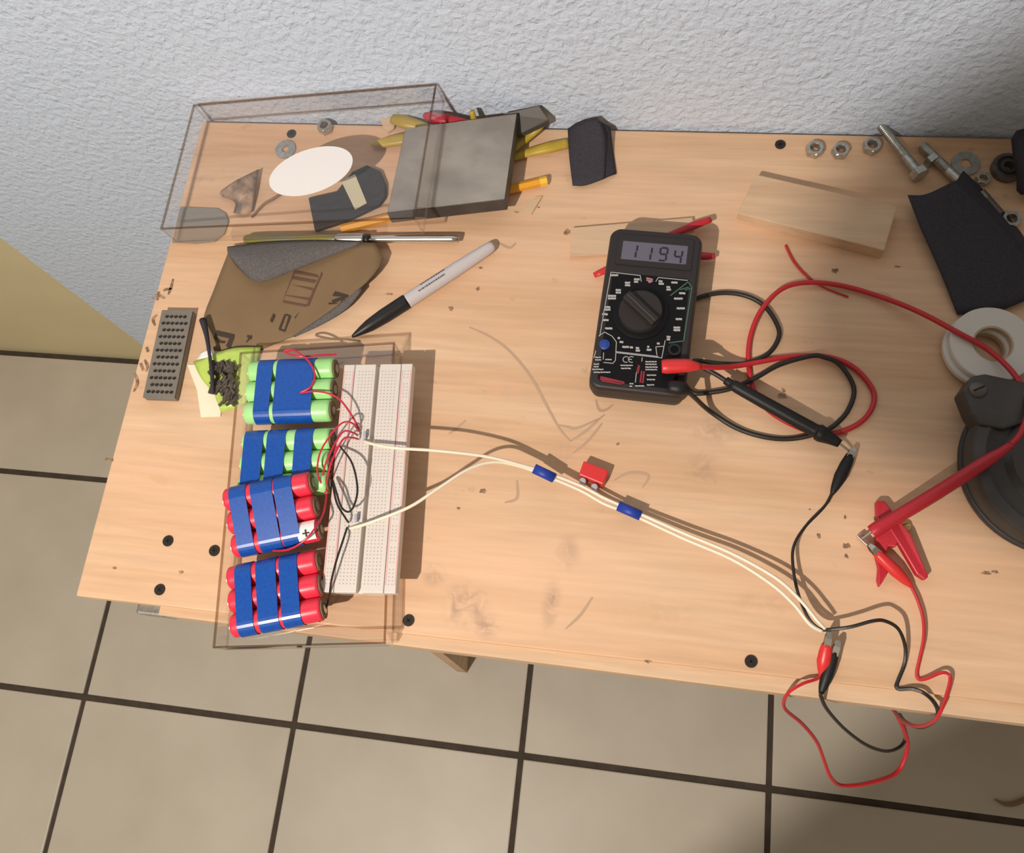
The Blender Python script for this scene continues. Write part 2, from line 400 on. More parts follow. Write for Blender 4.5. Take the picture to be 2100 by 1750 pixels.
class Patch:
    """Coons patch between four boundary curves (bottom, top: left to right; left, right: bottom to top)"""
    def __init__(s, bottom, top, left, right, nu=16, nv=12):
        s.nu, s.nv = nu, nv
        b, t, l, r = resample(bottom, nu), resample(top, nu), resample(left, nv), resample(right, nv)
        s.g = [[(b[i] * (1 - j / nv) + t[i] * (j / nv)) + (l[j] * (1 - i / nu) + r[j] * (i / nu))
                - ((b[0] * (1 - i / nu) + b[-1] * (i / nu)) * (1 - j / nv) + (t[0] * (1 - i / nu) + t[-1] * (i / nu)) * (j / nv)) for i in range(nu + 1)] for j in range(nv + 1)]
    def pt(s, a, c, off=0.0):
        x = min(max(a, 0), .9999) * s.nu; y = min(max(c, 0), .9999) * s.nv; i = int(x); j = int(y); fx = x - i; fy = y - j
        p00, p10, p01, p11 = s.g[j][i], s.g[j][i + 1], s.g[j + 1][i], s.g[j + 1][i + 1]
        n = (p10 - p00).cross(p01 - p00); n = n.normalized() if n.length > 1e-12 else Vector((0, 0, 1))
        return (p00 * (1 - fx) + p10 * fx) * (1 - fy) + (p01 * (1 - fx) + p11 * fx) * fy + n * off
    def ob(s, name, material, parent=None, thick=0.0006, off=0.0):
        nu, nv = s.nu, s.nv; V = []; F = []
        for o_ in (off, off - thick):
            for j in range(nv + 1):
                for i in range(nu + 1):
                    a = s.g[j][min(i + 1, nu)] - s.g[j][max(i - 1, 0)]; c = s.g[min(j + 1, nv)][i] - s.g[max(j - 1, 0)][i]
                    n = a.cross(c); n = n.normalized() if n.length > 1e-12 else Vector((0, 0, 1))
                    V.append(s.g[j][i] + n * o_)
        K = (nu + 1) * (nv + 1)
        for j in range(nv):
            for i in range(nu):
                q = j * (nu + 1) + i
                F.append((q, q + 1, q + nu + 2, q + nu + 1)); F.append((q + K, q + nu + 1 + K, q + nu + 2 + K, q + 1 + K))
        rim = [i for i in range(nu + 1)] + [j * (nu + 1) + nu for j in range(1, nv + 1)] + [nv * (nu + 1) + i for i in range(nu - 1, -1, -1)] + [j * (nu + 1) for j in range(nv - 1, 0, -1)]
        for a, b in zip(rim, rim[1:] + rim[:1]): F.append((a, a + K, b + K, b))
        return mesh_ob(name, V, F, material, parent, smooth=True)

def frame(origin, xdir, ydir):
    x = Vector(xdir).normalized(); y = Vector(ydir); y = (y - x * y.dot(x)).normalized(); z = x.cross(y)
    M = Matrix.Identity(4)
    for i in range(3): M[i][0] = x[i]; M[i][1] = y[i]; M[i][2] = z[i]; M[i][3] = origin[i]
    return M

def onplane(M, u, v, h=0.0):
    """local (x, y) on the plane z = h of frame M where the photograph's pixel lies"""
    Mi = M.inverted(); o = Mi @ CAM
    d = Mi.to_3x3() @ (RX * ((u - 1050) / FPX) + RY * ((v - 875) / FPX) + RZ)
    return o + d * ((h - o.z) / d.z)

def copy_tree(o, parent=None):
    c = o.copy(); C.objects.link(c); c.parent = parent
    for ch in list(o.children): copy_tree(ch, c)
    return c

# ------------------------------------------------------------------ the setting
FZ = -0.6427
WY = 0.004
EDGE_X = -0.388
struct(box('wall_back', ((EDGE_X + 2.0) / 2, WY + 0.05, 0.20), (2.0 - EDGE_X, 0.10, 1.70), M_STUCCO))
struct(box('wall_left', ((EDGE_X - 1.6) / 2, WY + 0.053, 0.20), (1.6 + EDGE_X, 0.10, 1.70), M_TAN))
floor = struct(box('floor', (0.2, -1.0, FZ - 0.028), (3.6, 2.2, 0.05), M_GROUT))
T = 0.33; GX = -0.3802; GY = -0.535; J = 0.0075
tile_me = {}
for iy in range(-4, 3):
    y0 = GY + iy * T; y1 = min(y0 + T, WY - 0.002)
    if y1 - y0 < 0.05: continue
    for ix in range(-3, 7):
        x0 = GX + ix * T; key = round(y1 - y0, 4)
        if key not in tile_me:
            bm = bmesh.new(); add_box(bm, (0, 0, -0.004), (T - J, (y1 - y0) - J * 1.15, 0.008), None, 0.0016)
            me = bpy.data.meshes.new('tile'); bm.to_mesh(me); bm.free(); me.materials.append(M_TILE); tile_me[key] = me
        t = bpy.data.objects.new('tile', tile_me[key]); C.objects.link(t); t.parent = floor
        t.location = (x0 + T / 2, (y0 + y1) / 2, FZ)

# ------------------------------------------------------------------ work table
TW, TD, TT = 1.15, 0.4264, 0.018
table = thing('work_table', 'low pine work table with screwed board top standing against the wall', 'table', (0, 0, 0))
tabletop = box('tabletop', (TW / 2, -TD / 2 + .0005, -TT / 2), (TW, TD - .001, TT), M_WOOD, table, 0, 0.0012)
box('apron', ((TW + 0.066) / 2, -TD - 0.0013, -0.0275), (TW - 0.066, 0.018, 0.044), M_PINE2, table, -0.0085, 0.001)
box('back_rail', (TW / 2 + 0.05, -0.03, -TT - 0.022), (TW - 0.17, 0.020, 0.042), M_PINE2, table, 0, 0.001)
box('bracket', (0.0525, -TD + 0.0005, -0.030), (0.026, 0.013, 0.022), M_STEEL, table, 0, 0.002)
def leg(top, foot, sx, sy):
    V = []
    for c in (top, foot):
        for dx, dy in ((-sx, -sy), (sx, -sy), (sx, sy), (-sx, sy)): V.append((c[0] + dx / 2, c[1] + dy / 2, c[2]))
    return mesh_ob('leg', V, [(0, 1, 2, 3), (4, 5, 6, 7), (0, 1, 5, 4), (1, 2, 6, 5), (2, 3, 7, 6), (3, 0, 4, 7)], M_PINE2, table)
leg((0.233, -0.375, -TT), (0.183, -0.400, FZ), 0.014, 0.070)
leg((0.233, -0.065, -TT), (0.183, -0.045, FZ), 0.014, 0.070)
leg((0.93, -0.375, -TT), (0.98, -0.400, FZ), 0.014, 0.070)
leg((0.93, -0.065, -TT), (0.98, -0.045, FZ), 0.014, 0.070)
for (u, v) in ((598, 275), (345, 1110), (328, 1210), (440, 1130), (838, 1273), (1540, 1357), (1600, 297)):
    p = at(u, v, 0)
    s = cyl('screw', (p.x, p.y, 0.0002), 0.0042, 0.0012, M_SCREW, table, 16)
    bm = bmesh.new(); an = random.random() * 1.5
    for a in (an, an + math.pi / 2): add_box(bm, (p.x, p.y, 0.0009), (0.0045, 0.0009, 0.0004), Matrix.Rotation(a, 3, 'Z'))
    bm_ob('cross_slot', bm, M_SLOT, s)

# pencil strokes, scuffs and faint dark lines drawn on the board
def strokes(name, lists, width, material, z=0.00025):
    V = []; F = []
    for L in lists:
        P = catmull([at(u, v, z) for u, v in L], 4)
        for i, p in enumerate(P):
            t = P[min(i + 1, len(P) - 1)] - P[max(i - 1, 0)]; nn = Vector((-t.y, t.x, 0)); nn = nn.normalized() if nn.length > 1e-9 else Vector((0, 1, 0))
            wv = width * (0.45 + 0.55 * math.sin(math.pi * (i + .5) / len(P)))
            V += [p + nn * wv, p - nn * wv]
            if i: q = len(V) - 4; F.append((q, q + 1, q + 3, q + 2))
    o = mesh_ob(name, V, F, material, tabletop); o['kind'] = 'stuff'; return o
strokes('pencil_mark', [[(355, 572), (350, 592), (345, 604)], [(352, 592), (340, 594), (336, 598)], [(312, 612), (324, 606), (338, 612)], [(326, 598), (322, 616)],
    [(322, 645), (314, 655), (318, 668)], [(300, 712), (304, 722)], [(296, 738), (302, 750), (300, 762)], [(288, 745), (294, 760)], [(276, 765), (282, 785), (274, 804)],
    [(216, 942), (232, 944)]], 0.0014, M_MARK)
def blots(L):
    V = []; F = []
    for u, v, rx, ry in L:
        c = at(u, v, 0.0002); n = 13; b0 = len(V); sx = 0.00030
        for k in range(n):
            a = 2 * math.pi * k / n; q = 0.45 + 0.75 * random.random()
            V.append(c + Vector((math.cos(a) * rx * sx * q, math.sin(a) * ry * sx * q, 0)))
        F.append(tuple(range(b0, b0 + n)))
    o = mesh_ob('scuff_mark', V, F, M_MARK, tabletop); o['kind'] = 'stuff'
blots([(925, 632, 9, 8), (980, 592, 6, 8), (986, 549, 8, 4), (798, 603, 11, 4), (1163, 476, 9, 11), (1711, 556, 10, 9), (1605, 812, 11, 9), (1606, 800, 5, 9), (1737, 1120, 9, 8),
    (1735, 1140, 7, 7), (1680, 1100, 5, 10), (1733, 1060, 4, 5), (2023, 1175, 12, 4), (2040, 1172, 8, 4), (1330, 1357, 9, 4), (990, 1007, 8, 7), (1268, 911, 5, 4), (940, 1043, 5, 4), (1190, 498, 6, 5),
    (538, 1000, 4, 4), (235, 1165, 6, 4), (372, 1174, 8, 4), (1700, 1028, 4, 3), (1840, 547, 9, 3), (1290, 775, 4, 4), (1105, 425, 5, 3), (1060, 435, 9, 3), (1660, 1045, 3, 3)])
strokes('faint_line', [[(962, 671), (1000, 688), (1045, 720), (1090, 775), (1120, 830), (1148, 880), (1170, 905)], [(1146, 872), (1165, 876), (1185, 878), (1230, 858)], [(1170, 905), (1200, 885), (1240, 850)],  # thin curved lines, darker than the board
    [(1175, 930), (1205, 905), (1235, 868)], [(1222, 820), (1228, 840), (1240, 842), (1258, 830)], [(1060, 985), (1060, 1022), (1035, 1031)], [(1020, 497), (1045, 508), (1058, 498)], [(1130, 1240), (1135, 1222)],
    [(920, 890), (935, 880), (955, 862)], [(1260, 985), (1290, 970), (1330, 975), (1318, 1000)], [(1160, 1290), (1190, 1262), (1215, 1225)]], 0.0011, M_MARKL, 0.0002)

# ------------------------------------------------------------------ clear acrylic boxes
def acrylic_box(name, label, M, lx, ly, h, th=0.0024):
    """open box lying mouth down; the frame's origin is the middle of its closed face, z up"""
    b = thing(name, label, 'box', matrix=M, group='clear acrylic boxes')
    box('top_panel', (0, 0, -th / 2), (lx - 2 * th, ly - 2 * th, th * .5), M_ACRYL, b)
    for s in (-1, 1):
        box('side_panel', (s * (lx / 2 - th / 2), 0, -h / 2), (th * .5, ly - 2 * th, h - 2 * th), M_ACRYL, b)
        box('side_panel', (0, s * (ly / 2 - th / 2), -h / 2), (lx - 2 * th, th * .5, h - 2 * th), M_ACRYL, b)
    e = th * .68
    for s in (-1, 1):
        for z in (-e / 2, -h + e / 2):
            box('edge', (0, s * (ly / 2 - e / 2), z), (lx, e, e), M_EDGE if z > -e else M_EDGE2, b, 0, e * .2)
            box('edge', (s * (lx / 2 - e / 2), 0, z), (e, ly - 2 * e, e), M_EDGE if z > -e else M_EDGE2, b, 0, e * .2)
        for s2 in (-1, 1):
            box('edge', (s * (lx / 2 - e / 2), s2 * (ly / 2 - e / 2), -h / 2), (e, e, h - 2 * e), M_EDGE2, b, 0, e * .2)
    return b
TLc, BLc, TRc, BRc = at(405, 213, .0255), at(318, 470, .0255), at(900, 170, .053), at(845, 448, .053)
MA = frame((TLc + BLc + TRc + BRc) / 4, (TRc - TLc) + (BRc - BLc), (TLc - BLc) + (TRc - BRc))
LXA = ((TRc - TLc).length + (BRc - BLc).length) / 2; LYA = ((TLc - BLc).length + (TRc - BRc).length) / 2
boxA = acrylic_box('acrylic_box', 'clear acrylic box with a white oval sticker, tilted over clutter at the wall', MA, LXA, LYA, 0.0225)
V = []
cs = onplane(MA, 637, 351)
a1 = onplane(MA, 723, 335) - cs; b1 = onplane(MA, 648, 303) - cs
n = 40
for k in range(n):
    a = 2 * math.pi * k / n; V.append(cs + a1 * math.cos(a) + b1 * math.sin(a))
V = [Vector((v.x, v.y, 0.0003)) for v in V]
st = slab('sticker', V, 0.0006, M_WHITE, boxA); st['label'] = 'white oval paper sticker'

HB = 0.0225
corners = [at(487, 718, HB), at(808, 705, HB), at(440, 1335, HB), at(792, 1316, HB)]
MB_ = frame(sum(corners, Vector()) / 4, (corners[1] - corners[0]) + (corners[3] - corners[2]), (corners[0] - corners[2]) + (corners[1] - corners[3]))
LXB = ((corners[1] - corners[0]).length + (corners[3] - corners[2]).length) / 2; LYB = ((corners[0] - corners[2]).length + (corners[1] - corners[3]).length) / 2
acrylic_box('acrylic_box', 'clear acrylic box carrying the battery packs, jutting over the front table edge', MB_, LXB, LYB, HB)

# ------------------------------------------------------------------ battery packs
def battery_pack(label, M, wrap, bands, length, r, group, plus=False, hidden_ends=False):
    """frame: origin at the pack middle on its underside, x along the cells"""
    b = thing('battery_pack', label, 'battery pack', matrix=M, group=group)
    pitch = 2 * r
    for k in (-1, 0, 1):
        prof = [(0.0, -length / 2), (r * .86, -length / 2), (r * .97, -length / 2 + .0008), (r, -length / 2 + .002), (r, length / 2 - .002), (r * .97, length / 2 - .0008), (r * .86, length / 2), (0, length / 2)]
        c = lathe('cell', prof, wrap, b, 28, (0, k * pitch, r), (1, 0, 0))
        s = 1 if k % 2 else -1
        lathe('insulator_ring', [(r * .45, length / 2 + .0003), (r * .84, length / 2 + .0003), (r * .84, length / 2 + .0012), (r * .45, length / 2 + .0012)], M_CARD, c, 24, (0, k * pitch, r), (1, 0, 0), closed=True)
        lathe('terminal', [(r * .42, length / 2), (r * .42, length / 2 + .0018), (0, length / 2 + .0018)], M_NICKEL, c, 16, (0, k * pitch, r), (1, 0, 0))
        lathe('terminal', [(0, -length / 2 - .0008), (r * .7, -length / 2 - .0008), (r * .7, -length / 2)], M_NICKEL, c, 20, (0, k * pitch, r), (1, 0, 0))
    for x0, x1, skew in bands:
        prof = []; ro = r + .00035; nn = 14
        for k in range(nn + 1):
            a = -math.pi / 2 + math.pi * k / nn; prof.append((pitch + ro * math.cos(a), r + ro * math.sin(a)))
        for k in range(nn + 1):
            a = math.pi / 2 + math.pi * k / nn; prof.append((-pitch + ro * math.cos(a), r + ro * math.sin(a)))
        V = []; F = []; n = len(prof)
        for x in (x0, x1):
            for y, z in prof: V.append((x + skew * y, y, max(z, 0.0001)))
        for k in range(n): F.append((k, (k + 1) % n, n + (k + 1) % n, n + k))
        o = mesh_ob('tape_band', V, F, M_TAPE, b)
        sm = o.modifiers.new('thickness', 'SOLIDIFY'); sm.thickness = 0.0003; sm.offset = 1
    if plus:
        lab = []
        V = []; F = []; rr = r + .0006; x0, x1 = length / 2 - .0135, length / 2 - .001
        for k in range(9):
            a = math.radians(28 + 100 * k / 8)
            for x in (x0, x1): V.append((x, -pitch + .008 + rr * math.cos(a) * .98 - .0085, r + rr * math.sin(a)))
            if k: q = len(V) - 4; F.append((q, q + 1, q + 3, q + 2))
        lo = mesh_ob('label_patch', V, F, M_WHITE, b, True); lo['label'] = 'white paper label marked with a plus sign'
        xm = (x0 + x1) / 2; ym = -pitch - .0008
        bm = bmesh.new(); add_box(bm, (xm, ym, 2 * r + .0006), (.0050, .0011, .0005)); add_box(bm, (xm, ym, 2 * r + .0007), (.0011, .0050, .0005)); bm_ob('plus_sign', bm, M_PRINT, lo)
    return b
RC = 0.0083
def pack_frame(a, b, t, z, lift=Vector((0, 0, 0))):
    """a, b: pixel ends of the pack's middle line (left, right); z: height of its underside"""
    A, B = at(*a, z + RC), at(*b, z + RC); c = (A + B) / 2; c.z = z
    d = B - A; d.z = 0
    return frame(c + lift, d, Vector((-d.y, d.x, 0))), d.length
ZB = HB + 0.0004
M1, l1 = pack_frame((508, 806), (687, 799), 0, ZB)
battery_pack('green battery pack with one wide blue tape band, nearest the sandpaper', M1, M_GREENC, [(-.0245, -.0125, 0), (-.0095, .0195, 0)], .0655, RC, 'green battery packs')
M2, l2 = pack_frame((505, 953), (672, 946), 0, ZB)
battery_pack('green battery pack with three blue tape bands, partly under a red pack', M2, M_GREENC, [(-.0305, -.0160, 0), (-.0130, .0010, 0), (.0080, .0215, 0)], .0655, RC, 'green battery packs')
p3a, p3b = at(464, 1068, .040), at(652, 1030, .040)
x3 = p3b - p3a; x3.z = 0.0005
y3 = Vector((-x3.y, x3.x, 0)).normalized() + Vector((0, 0, 0.26))
M3 = frame((p3a + p3b) / 2 - Vector((0, 0, RC + .0015)), x3, y3)
battery_pack('red battery pack with a white plus label, propped on the green pack', M3, M_REDC, [(-.0262, -.0140, 0.0), (-.0105, .0053, 0.0), (.0064, .0195, 0.0)], .0625, RC, 'red battery packs', plus=True)
M4, l4 = pack_frame((477, 1235), (656, 1200), 0, ZB)
battery_pack('red battery pack with three blue tape bands, nearest the front edge', M4, M_REDC, [(-.0258, -.0140, 0.02), (-.0106, .0038, 0.02), (.0062, .0192, 0.02)], .0640, RC, 'red battery packs')

# ------------------------------------------------------------------ breadboard
HBB = 0.0085
tl, tr, bl, br = at(708, 750, HB + HBB), at(852, 744, HB + HBB), at(656, 1212, HB + HBB), at(806, 1219, HB + HBB)
MBB = frame((tl + tr + bl + br) / 4, (tr - tl) + (br - bl), (tl - bl) + (tr - br))
bw = ((tr - tl).length + (br - bl).length) / 2; bl_ = ((tl - bl).length + (tr - br).length) / 2
bb = thing('breadboard', 'long white solderless breadboard lying beside the battery packs', 'breadboard', matrix=MBB)
box('base', (0, 0, -HBB + .0015), (bw, bl_, .003), M_BSIDE, bb, 0, .0006)
rw = bw * .165
for s in (-1, 1):
    r_ = box('power_rail', (s * (bw / 2 - rw / 2), 0, -.0030), (rw - .0004, bl_, .006), M_BBOARD, bb, 0, .0005)
    for q in (-1, 1):
        box('rail_line', (s * (bw / 2 - rw / 2) + q * rw * .38, 0, .00006), (.0008, bl_ * .94, .0002), M_BLINE, r_)
cw = (bw - 2 * rw - .0028) / 2
for s in (-1, 1): box('terminal_strip', (s * (cw / 2 + .0014), 0, -.0030), (cw - .0004, bl_, .006), M_BBOARD, bb, 0, .0005)
V = []; F = []
def hole(x, y, s=.00085):
    q = len(V); V.extend([(x - s / 2, y - s / 2, .00006), (x + s / 2, y - s / 2, .00006), (x + s / 2, y + s / 2, .00006), (x - s / 2, y + s / 2, .00006)]); F.append((q, q + 1, q + 2, q + 3))
for k in range(63):
    y = (k - 31) * .00254
    for s in (-1, 1):
        for c in range(5): hole(s * (.0038 + c * .00254), y)
        if k % 6 != 5:
            for c in (-.5, .5): hole(s * (bw / 2 - rw / 2) + c * .00254, y)
hs = mesh_ob('contact_holes', V, F, M_BHOLE, bb); hs['kind'] = 'stuff'

# jumper wires
ZT = HB + HBB
def jumper(label, px, r, material, cat='wire', group=None):
    o = tube('jumper_wire', wire_pts(px), r, material, None, 6, 6); return tag(o, label, cat, group)
jumper('thin red wire looping over the wide blue tape of the far green pack', [(690, 727, .030), (650, 729, .036), (615, 731, .039), (583, 722, .038), (600, 718, .039), (625, 733, .0415), (642, 755, .0415), (645, 775, .0412), (636, 795, .0410), (616, 806, .0408), (640, 803, .0412), (670, 806, .042), (697, 820, .042), (720, 850, .040), (735, 878, .034), (735, 884, .030)], .00075, M_REDT)
jumper('thin red wire arching onto the breadboard from the green pack, uppermost of three', [(672, 1010, .034), (652, 975, .042), (656, 930, .046), (680, 890, .048), (703, 867, .047), (722, 868, .044), (733, 880, .033)], .0007, M_REDT)
jumper('thin red wire arching onto the breadboard, middle of three', [(660, 990, .034), (668, 950, .044), (690, 905, .046), (705, 885, .045), (722, 887, .042), (734, 893, .033)], .0007, M_REDT)
jumper('thin red wire arching onto the breadboard, lowest of three', [(666, 1012, .034), (676, 960, .042), (690, 925, .044), (705, 900, .044), (722, 898, .041), (735, 901, .033)], .0007, M_REDT)
jumper('thin red wire hanging from the breadboard side down to the red packs', [(690, 915, .034), (682, 950, .030), (672, 1000, .030), (664, 1050, .040), (645, 1085, .050), (620, 1112, .050), (590, 1128, .044), (560, 1130, .036)], .0007, M_REDT)
jumper('thin black wire forming a tall loop over the breadboard', [(697, 915, .033), (722, 950, .043), (733, 1000, .046), (727, 1035, .043), (715, 1050, .040), (700, 1040, .041), (690, 1010, .041), (682, 985, .036), (690, 1030, .041), (708, 1062, .038), (715, 1072, .033)], .00075, M_BLKW)
jumper('thin black wire running along the breadboard to its front corner', [(712, 1082, .033), (703, 1110, .038), (690, 1150, .038), (680, 1190, .036), (675, 1225, .030), (664, 1262, .028), (655, 1275, .032)], .00075, M_BLKW)
for (u, v) in ((749, 893), (731, 1063)):
    p = at(u, v, ZT + .002)
    o = tag(box('header_pin', (p.x, p.y, ZT + .0022), (.0022, .0050, .0042), M_GREYP, None, .1, .0004), 'grey pin connector where the white wire %s enters the breadboard' % ('nearer the wall' if v < 1000 else 'nearer the front edge'), 'connector', 'pin connectors')

# ------------------------------------------------------------------ white two-core cable with blue tape
cable = thing('white_cable', 'pair of white wires taped with blue bands running from breadboard to clips', 'cable', at(1117, 971, 0))
def lt(o, parent):   # parent without moving
    o.parent = parent; o.matrix_parent_inverse = parent.matrix_world.inverted() if parent.matrix_world != Matrix.Identity(4) else Matrix.Translation(-parent.location)
    return o
cable.matrix_world = Matrix.Identity(4); cable.location = (0, 0, 0)
tube('core', wire_pts([(747, 905, .0315), (765, 911, .036), (810, 919, .039), (900, 925, .037), (1000, 937, .030), (1080, 957, .021), (1117, 968, .016), (1190, 996, .011), (1240, 1022, .010), (1290, 1044, .009), (1400, 1093, .012), (1500, 1135, .015), (1590, 1185, .019), (1640, 1230, .022), (1675, 1272, .022), (1692, 1290, .020)]), .00115, M_WHW, cable, 8, 6)
tube('core', wire_pts([(718, 1084, .0315), (730, 1081, .034), (765, 1070, .039), (840, 1040, .041), (900, 1001, .039), (960, 963, .034), (1010, 948, .028), (1060, 955, .021), (1117, 975, .016), (1190, 1006, .011), (1240, 1034, .010), (1290, 1053, .009), (1400, 1104, .012), (1500, 1147, .015), (1580, 1197, .019), (1628, 1240, .022), (1660, 1280, .022), (1686, 1296, .020)]), .00115, M_WHW, cable, 8, 6)
for a, b in (((1095, 961, .0185), (1137, 981, .015)), ((1268, 1038, .0098), (1314, 1058, .010))):
    tube('tape_wrap', [at(*a), at(*b)], .0037, M_BTAPE, cable, 10, 2, .8)
con = thing('red_connector', 'small red connector block with two grey round terminals on the white cable', 'connector', (0, 0, 0))
slab('body', [at(1197, 945, .0105), at(1248, 965, .0105), at(1237, 994, .0105), at(1187, 973, .0105)], .0102, M_RED, con, .0008)
for u, v in ((1195, 986), (1219, 998)):
    p = at(u, v, .008); cyl('terminal', (p.x, p.y, .0043), .0025, .0080, M_GREYP, con, 16, None, None, .0008)

# ------------------------------------------------------------------ multimeter
mTL, mTR, mBL, mBR = at(1257, 465, .035), at(1447, 480, .035), at(1202, 793, .030), at(1400, 816, .030)
MM = frame((mTL + mTR + mBL + mBR) / 4, (mTR - mTL) + (mBR - mBL), (mTL - mBL) + (mTR - mBR))
mw = ((mTR - mTL).length + (mBR - mBL).length) / 2; ml = ((mTL - mBL).length + (mTR - mBR).length) / 2
meter = thing('multimeter', 'black digital multimeter showing 1194 on its display', 'multimeter', matrix=MM)
def rrect(w_, h_, r, n=6, cx=0, cy=0):
    P = []
    for sx, sy, a0 in ((1, 1, 0), (-1, 1, 90), (-1, -1, 180), (1, -1, 270)):
        for k in range(n + 1):
            a = math.radians(a0 + 90 * k / n); P.append((cx + sx * (w_ / 2 - r) + r * math.cos(a), cy + sy * (h_ / 2 - r) + r * math.sin(a)))
    return P
def loft(name, rings, material, parent):
    n = len(rings[0][0]); V = []; F = []
    for ring, z in rings: V += [(x, y, z) for x, y in ring]
    for i in range(len(rings) - 1):
        for k in range(n): F.append((i * n + k, i * n + (k + 1) % n, (i + 1) * n + (k + 1) % n, (i + 1) * n + k))
    F.append(tuple(range(n))); F.append(tuple((len(rings) - 1) * n + k for k in range(n - 1, -1, -1)))
    return mesh_ob(name, V, F, material, parent)
loft('case', [(rrect(mw - .005, ml - .005, .006), -.0245), (rrect(mw - .001, ml - .001, .007), -.022), (rrect(mw + .001, ml + .001, .008), -.013), (rrect(mw, ml, .008), -.0035), (rrect(mw - .0022, ml - .0022, .0075), -.0008), (rrect(mw - .0045, ml - .0045, .0068), -.0001)], M_CASE, meter)
def mp(u, v): 
    q = onplane(MM, u, v); return (q.x, q.y)
# lcd window
lc = [mp(1281, 492), mp(1412, 507), mp(1405, 546), mp(1271, 533)]
cxl = sum(p[0] for p in lc) / 4; cyl_ = sum(p[1] for p in lc) / 4
lw, lh = .0480, .0150
fr = loft('display_bezel', [(rrect(lw + .0085, lh + .0105, .001, 3, cxl, cyl_ + .0008), -.0002), (rrect(lw + .0080, lh + .0100, .001, 3, cxl, cyl_ + .0008), .0008)], M_CASE, meter)
scr = loft('display', [(rrect(lw, lh, .0006, 3, cxl, cyl_), .0004), (rrect(lw, lh, .0006, 3, cxl, cyl_), .0010)], M_LCD, meter); scr['label'] = 'grey liquid crystal display'
SEG = {'a': (0, 1, 1), 'b': (1, .5, 0), 'c': (1, -.5, 0), 'd': (0, -1, 1), 'e': (-1, -.5, 0), 'f': (-1, .5, 0), 'g': (0, 0, 1)}
def digit(ch, cx, cy, w_, h_):
    bm = bmesh.new(); segs = {'1': 'bc', '9': 'abcdfg', '4': 'bcfg'}[ch]; s = .0014; slant = .10
    for k in segs:
        x, y, hz = SEG[k]; px_, py_ = x * w_ / 2, y * h_ / 2
        add_box(bm, (cx + px_ + py_ * slant, cy + py_, .0011), ((w_ - s * .6, s, .0002) if hz else (s, h_ / 2 - s * .6, .0002)))
    return bm_ob('digit', bm, M_DIGIT, scr)
for ch, u, v in (('1', 1304, 517), ('1', 1334, 522), ('9', 1360, 523), ('4', 1390, 528)):
    x, y = mp(u, v); digit(ch, x - (.0022 if ch == '1' else 0), y, .0052, .0105)
# dark face plate with printing
loft('face_plate', [(rrect(mw - .012, ml * .665, .003, 4, 0, -ml * .125), -.0002), (rrect(mw - .0125, ml * .662, .003, 4, 0, -ml * .125), .0004)], M_FACE, meter)
def prints(name, segs, material, w_=.0007, z=.00055):
    bm = bmesh.new()
    for (u0, v0, u1, v1) in segs:
        a, b = Vector(mp(u0, v0)), Vector(mp(u1, v1)); d = b - a; c = (a + b) / 2
        add_box(bm, (c.x, c.y, z), (d.length + w_ * .4, w_, .0002), Matrix.Rotation(math.atan2(d.y, d.x), 3, 'Z'))
    return bm_ob(name, bm, material, meter)
prints('white_outline', [(1253, 559, 1313, 566), (1313, 566, 1315, 578), (1253, 559, 1236, 655), (1345, 578, 1350, 570), (1350, 570, 1410, 576),
    (1236, 655, 1230, 690), (1228, 690, 1240, 682), (1240, 682, 1255, 690), (1255, 690, 1264, 702), (1264, 702, 1263, 724), (1263, 724, 1262, 740), (1262, 740, 1257, 746), (1257, 746, 1238, 744),
    (1263, 724, 1350, 734), (1264, 722, 1350, 732), (1350, 734, 1357, 735), (1357, 735, 1364, 699), (1347, 729, 1345, 712), (1345, 712, 1361, 711), (1222, 720, 1218, 735), (1238, 724, 1237, 738), (1317, 734, 1316, 742), (1305, 765, 1303, 785)], M_WPRINT, .00055)
prints('green_outline', [(1411, 579, 1375, 607), (1411, 579, 1419, 590), (1419, 590, 1402, 700), (1402, 700, 1372, 704), (1412, 590, 1395, 595), (1405, 596, 1418, 592)], M_GPRINT, .0008)
random.seed(3)
def label_dashes(L, material=M_WPRINT):
    segs = []
    for u, v, wd, rows in L:
        for r in range(rows):
            x = u - wd / 2; y = v + (r - (rows - 1) / 2) * 5.2
            while x < u + wd / 2 - 1.5:
                q = 2.5 + random.random() * 4
                segs.append((x, y, min(x + q, u + wd / 2), y + .12 * q)); x += q + 1.6
    return segs
prints('range_marking', label_dashes([(1260, 565, 14, 1), (1306, 576, 10, 2), (1287, 583, 9, 2), (1268, 598, 9, 2), (1255, 610, 15, 2), (1247, 633, 12, 2), (1242, 645, 13, 1), (1243, 657, 14, 1), (1249, 674, 14, 1),
    (1356, 580, 9, 2), (1383, 580, 11, 1), (1372, 592, 9, 2), (1399, 602, 11, 1), (1391, 613, 16, 1), (1396, 633, 15, 1), (1393, 655, 13, 1), (1388, 675, 12, 2), (1371, 694, 6, 2), (1270, 694, 5, 1), (1275, 702, 7, 1), (1283, 712, 12, 1), (1295, 713, 5, 1), (1308, 717, 7, 2), (1331, 718, 8, 1), (1330, 712, 4, 1), (1350, 705, 4, 1)]), M_WPRINT, .0015)
prints('terminal_marking', label_dashes([(1228, 736, 14, 2), (1248, 738, 12, 1), (1224, 750, 12, 2), (1226, 758, 22, 1), (1236, 764, 36, 1), (1285, 750, 24, 1), (1284, 756, 20, 1), (1335, 745, 22, 2), (1336, 756, 24, 2), (1336, 770, 18, 1), (1336, 779, 18, 1), (1295, 790, 7, 2), (1312, 792, 18, 1), (1335, 790, 16, 1)]), M_WPRINT, .0009)
prints('off_marking', [(1326, 571, 1338, 574), (1326, 575, 1338, 578), (1330, 579, 1334, 580)], M_PPRINT, .0011)
